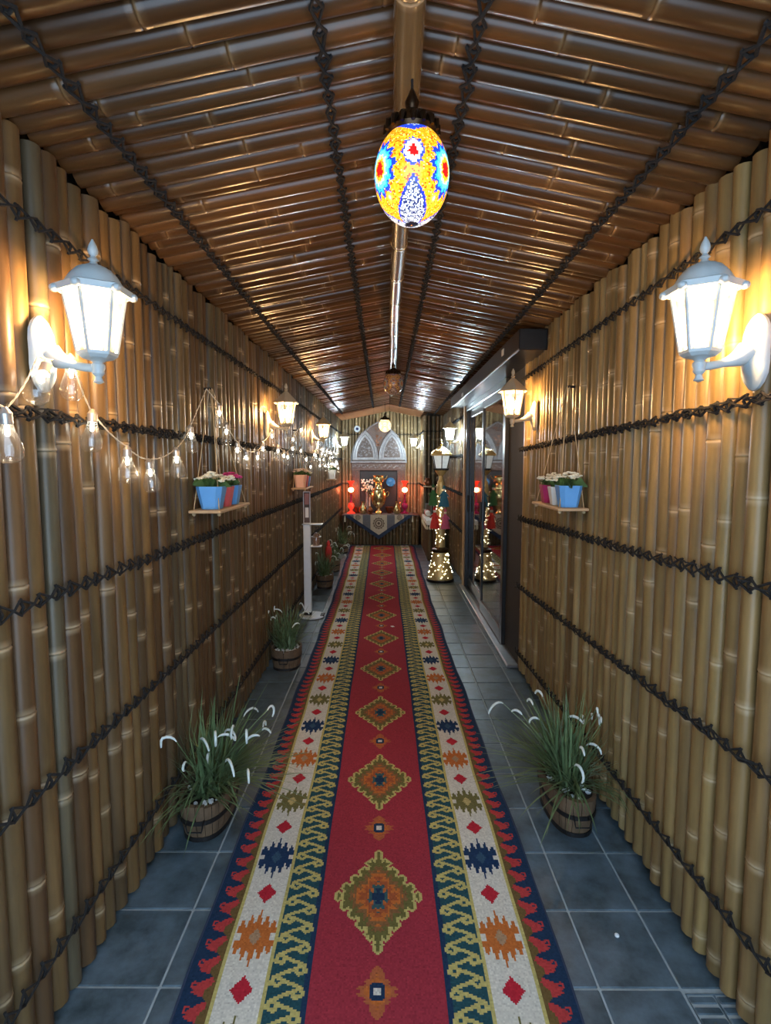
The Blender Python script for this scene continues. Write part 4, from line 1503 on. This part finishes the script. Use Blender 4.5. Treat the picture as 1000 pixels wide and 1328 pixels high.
def medal(cx, cz, R_, name):
    mb = MB()
    for rr2, y, n, amp, mi in ((R_, -.0075, 48, .09, 0), (R_ * .80, -.0085, 48, .0, 1), (R_ * .68, -.0095, 48, .0, 0), (R_ * .45, -.0105, 48, .05, 1), (R_ * .25, -.0115, 24, 0, 0)):
        poly = [(cx + rr2 * (1 + amp * math.cos(12 * 2 * PI * j / n)) * math.cos(2 * PI * j / n), cz + rr2 * (1 + amp * math.cos(12 * 2 * PI * j / n)) * math.sin(2 * PI * j / n)) for j in range(n)]
        mb.prism(poly, yf + y, yf + y + .002, mi)
    mb.build(name, [M['cloth_brown'], M['cloth_beige']], cl)


medal(xo, -.155, .105, 'medallion')
medal(xo - .39, -.045, .05, 'medallion')
medal(xo + .39, -.045, .05, 'medallion')
for x in (-hx + xo + .03, hx + xo - .03):
    MB().lathe([(.012, -.13), (.018, -.12), (.013, -.06), (.005, -.045), (.010, -.035), (.004, -.02), (.002, .004)], 10, (x, yf - .012, 0)).build('tassel', M['tassel'], cl)

# samovar
sm = thing('samovar', 'large polished brass samovar urn on the altar counter', 'samovar', (-.175, 10.42, ZT + .005))
MB().lathe([(.085, 0), (.090, .012), (.075, .022), (.070, .03)], 4, phase=PI / 4).build('foot_plate', M['brass'], sm)
MB().lathe([(.068, .03), (.060, .045), (.036, .07), (.034, .10), (.055, .12)], 20).build('stem', M['brass'], sm, True)
MB().lathe([(.055, .12), (.085, .15), (.120, .20), (.140, .27), (.146, .34), (.138, .40), (.115, .45), (.120, .46), (.120, .475), (.095, .485)], 24).build('urn', M['brass'], sm, True)
MB().lathe([(.085, .485), (.066, .52), (.064, .58), (.075, .60), (.084, .61)], 20).build('neck', M['brass'], sm, True)
MB().lathe([(.084, .61), (.105, .625), (.112, .66), (.100, .70), (.112, .73), (.120, .735), (.108, .737)], 20).build('crown', M['brass'], sm, True)
for s in (-1, 1):
    MB().tube([(s * .135, 0, .40), (s * .175, 0, .43), (s * .195, 0, .40), (s * .18, 0, .35), (s * .14, 0, .32)], .011, 8).build('handle', M['brass'], sm, True)
MB().tube([(0, -.13, .20), (0, -.17, .19), (0, -.195, .165)], [.014, .012, .010], 8).box((0, -.165, .215), (.05, .008, .02)).build('tap', M['brass'], sm, True)
MB().tube([(.118, 0, .66), (.15, 0, .69), (.165, 0, .735)], [.016, .012, .008], 8).build('spout', M['brass'], sm, True)

# red lamps
for x, lab, dy in ((-.705, 'red glass table lamp on counter beneath the round white wall disc', 0), (.325, 'red glass table lamp on counter beside the stepped pier', 0)):
    t = thing('red_table_lamp', lab, 'lamp', (x, 10.48, ZT + .005))
    base_m = 'red_glass' if x < 0 else 'magenta_glass'
    MB().lathe([(.080, 0), (.085, .012), (.060, .03), (.030, .05), (.026, .08)], 18).build('foot', M[base_m], t, True)
    MB().lathe([(.026, .08), (.055, .11), (.066, .15), (.052, .19), (.024, .215)], 18).build('font', M[base_m], t, True)
    MB().lathe([(.024, .215), (.032, .23), (.018, .26), (.016, .36), (.030, .38)], 14).build('stem', M['magenta_glass'], t, True)
    MB().ball((0, 0, .455), .052, 14, 10, (1, 1, .85)).build('globe', M['red_bulb'], t, True)
    MB().lathe([(.036, .505), (.026, .535), (.030, .56), (.055, .60), (.075, .625), (.070, .626), (.048, .60), (.022, .555)], 18).build('tulip_shade', M['red_glass'], t, True)

for x, y, lab in ((-.475, 10.40, 'brass pear-shaped vase on counter beside the small copper burner'), (.175, 10.40, 'brass pear-shaped vase on counter between samovar and magenta lamp base')):
    t = thing('brass_vase', lab, 'vase', (x, y, ZT + .005))
    MB().lathe([(.045, 0), (.062, .02), (.078, .06), (.074, .10), (.048, .15), (.026, .19), (.022, .215), (.034, .24), (.029, .24)], 20).build('body', M['brass'], t, True)
    MB().tube([(.024, 0, .21), (.062, 0, .205), (.072, 0, .165), (.058, 0, .12)], .006, 6).build('handle', M['brass'], t, True)
t = thing('incense_burner', 'small copper burner on counter between brass vase and samovar', 'burner', (-.325, 10.35, ZT + .005))
MB().lathe([(.040, 0), (.042, .01), (.020, .025), (.045, .05), (.055, .075), (.050, .078)], 16).build('bowl', M['copper'], t, True)
MB().lathe([(.050, .078), (.040, .10), (.018, .12), (.008, .13), (.010, .14), (.002, .15)], 16).build('lid', M['copper'], t, True)
for x, y, lab in ((-.575, 10.575, 'dark copper bowl on counter behind the brass vase and burner'), (.03, 10.56, 'dark copper bowl on counter behind the samovar tap side')):
    t = thing('copper_bowl', lab, 'bowl', (x, y, ZT + .005))
    MB().lathe([(.045, 0), (.048, .015), (.065, .04), (.078, .08), (.082, .12), (.076, .12), (.06, .05), (.035, .025)], 22).build('bowl', M['copper'], t, True)
t = thing('candlestick', 'white taper candle in brass stick beside the samovar', 'candle', (-.345, 10.50, ZT + .005))
MB().lathe([(.045, 0), (.045, .01), (.012, .03), (.010, .10), (.020, .12), (.018, .14)], 14).build('stick', M['brass'], t, True)
MB().lathe([(.011, .14), (.011, .36), (.002, .366)], 10).build('candle', M['ivory'], t, True)
t = thing('flower_vase', 'vase of white blossom sprays in the dark niche', 'vase', (-.40, 10.63, ZT + .005))
MB().lathe([(.04, 0), (.05, .03), (.055, .12), (.03, .22), (.022, .34), (.03, .40), (.025, .40)], 16).build('vase', M['silverwood'], t, True)
bl_ = MB()
rb = random.Random(8)
for k in range(60):
    a, r = rb.uniform(0, 6.28), .13 * math.sqrt(rb.random())
    bl_.ball((r * math.cos(a), .45 * r * math.sin(a), .52 + rb.uniform(-.09, .13)), rb.uniform(.010, .020), 6, 5)
bl_.build('blossom', M['fl_white'], t, True)
stm = MB()
for k in range(10):
    a = rb.uniform(0, 6.28)
    stm.tube([(0, 0, .38), (.05 * math.cos(a), .02 * math.sin(a), .46), (.10 * math.cos(a), .04 * math.sin(a), .55)], .003, 4)
stm.build('stems', M['leaf'], t)
t = thing('blue_plate', 'blue glazed dish propped in the dark niche behind samovar', 'dish', (.055, 10.66, 1.17))
o = MB().lathe([(.02, 0), (.055, .006), (.085, .022), (.088, .024), (.083, .026), (.05, .012)], 24).build('dish', M['blue_glass'], t, True)
o.rotation_euler = (PI / 2 - .2, 0, 0)
MB().bbox(-.05, .05, -.01, .05, -.10, -.088, .002).bbox(-.006, .006, .03, .042, -.10, .02, .002).build('stand', M['hoop'], t)

# carved arch panel and niche surround
YA = 10.665
ar = thing('carved_arch', 'carved wooden double-arch surround with latticed lancets behind samovar', 'carved panel', (-.18, YA, 0))
XA, ZA0, ZAT = .53, 1.575, 2.335


def arch_pts(w, h, n=14, x0=0.0, z0=0.0, power=1.0):
    """pointed arch outline from left foot over the apex to right foot"""
    pts = []
    for i in range(n + 1):
        u = i / n
        th = u * PI / 3
        pts.append((w - 2 * w * math.cos(th), h * math.sin(th) / math.sin(PI / 3)))
    left = [(x0 + x, z0 + z) for x, z in pts]
    right = [(x0 - x, z0 + z) for x, z in reversed(pts[:-1])]
    return left + right


outer = arch_pts(XA, ZAT - ZA0, 18, 0, ZA0)
MB().prism(outer, .03, .09).build('arch_board', M['carved'], ar)


def sweep(pts, r, y, mat, name, parent):
    MB().tube([(x, y, z) for x, z in pts], r, 6).build(name, M[mat], parent, True)


sweep(outer, .016, .025, 'silverwood', 'arch_moulding', ar)
for s in (-1, 1):
    lw, lh = .245, .56
    o1 = arch_pts(lw, lh, 14, s * .262, ZA0 + .03)
    lb = MB().prism(arch_pts(lw, lh, 14, s * .262, ZA0 + .03), .012, .03).build('lancet', M['silverwood'], ar)
    sweep(o1, .012, .010, 'silverwood', 'moulding', lb)
    o2 = arch_pts(lw * .80, lh * .84, 14, s * .262, ZA0 + .055)
    sweep(o2, .007, .009, 'cloth_grey', 'moulding', lb)
    o3 = arch_pts(lw * .64, lh * .70, 14, s * .262, ZA0 + .075)
    MB().prism(o3, .006, .013).build('lattice_ground', M['dark_lattice'], lb)
    sc_ = MB()
    rr2 = random.Random(21)
    for k in range(34):
        for _ in range(20):
            x = rr2.uniform(-lw * .55, lw * .55)
            z = rr2.uniform(.02, lh * .62)
            if abs(x) < lw * .58 * math.cos(min(1, z / (lh * .70)) * PI / 2) ** .9:
                break
        R_ = rr2.uniform(.012, .024)
        a0 = rr2.uniform(0, 6.28)
        sc_.tube([(s * .262 + x + R_ * (1 - q / 14) * math.cos(a0 + q * .55), .004, ZA0 + .075 + z + R_ * (1 - q / 14) * math.sin(a0 + q * .55)) for q in range(11)], .0042, 5)
    sc_.build('scrollwork', M['silverwood'], lb)
# spandrel scrolls between lancets
sp = MB()
rr3 = random.Random(4)
for k in range(26):
    z = rr3.uniform(.30, .68)
    x = rr3.uniform(-1, 1) * (.03 + .16 * max(0, z - .3)) * (1.0 if z < .58 else .8)
    R_ = rr3.uniform(.012, .022)
    a0 = rr3.uniform(0, 6.28)
    sp.tube([(x + R_ * (1 - q / 14) * math.cos(a0 + q * .55), .026, ZA0 + z + R_ * (1 - q / 14) * math.sin(a0 + q * .55)) for q in range(11)], .0045, 5)
sp.build('spandrel_scrolls', M['copper'], ar)
MB().bbox(-XA - .02, XA + .02, -.015, .09, ZA0 - .03, ZA0, .005).build('cornice', M['silverwood'], ar)
fz = MB().bbox(-XA, XA, .02, .09, 1.40, ZA0 - .03, .004).build('frieze', M['carved'], ar)
sc2 = MB()
for k in range(26):
    x = -XA + .04 + k * (2 * XA - .08) / 25
    R_ = .018
    a0 = k * 2.4
    sc2.tube([(x + R_ * (1 - q / 14) * math.cos(a0 + q * .6), .018, 1.475 + .022 * math.sin(k * 2.1) + R_ * (1 - q / 14) * math.sin(a0 + q * .6)) for q in range(11)], .0042, 5)
sc2.build('scrolls', M['silverwood'], fz)
for s in (-1, 1):
    x0, x1 = sorted((s * (XA - .01), s * (XA - .165)))
    pp = MB().bbox(x0, x1, .025, .09, ZT, 1.40, .004).build('jamb', M['carved'], ar)
    sc3 = MB()
    for k in range(22):
        z = 1.37 - k * .034
        for xx in (-.035, .035):
            a0 = k * 1.7 + xx * 40
            sc3.tube([((x0 + x1) / 2 + xx + .014 * (1 - q / 14) * math.cos(a0 + q * .6), .023, z + .014 * (1 - q / 14) * math.sin(a0 + q * .6)) for q in range(9)], .0036, 5)
    sc3.build('scrolls', M['copper'], pp)
MB().bbox(-XA + .16, XA - .16, .06, .085, ZT, 1.40, .002).build('niche_back', M['niche'], ar)

# round disc on the end wall
dk = thing('wall_disc', 'round white disc with dark blue centre on the end wall', 'wall ornament', (-.598, YEND - .06, 2.205))
o = MB().lathe([(.060, 0), (.064, .006), (.060, .016), (.040, .022), (.030, .022)], 24).build('disc', M['plastic_white'], dk, True)
o.rotation_euler = (PI / 2, 0, 0)
o = MB().lathe([(.030, .018), (.028, .026), (.014, .032), (.002, .033)], 20).build('centre', M['eye_blue'], dk, True)
o.rotation_euler = (PI / 2, 0, 0)

# small litter
p_ = MB().ball((0, 0, .006), .008, 8, 6, (1, 1.1, .7)).build('pebble', M['pebble'], None, True)
p_.location = (.752, 1.667, 0)
tag(p_, 'tiny white pebble lying on the slate tiles near drain', 'pebble')
p_ = MB().bbox(-.014, .014, -.018, .018, 0, .002, .0006).build('paper_scrap', M['paper'])
p_.location = (.045, 5.05, .0095)
p_.rotation_euler = (0, 0, .5)
tag(p_, 'small white paper scrap lying on red field of the runner', 'paper')
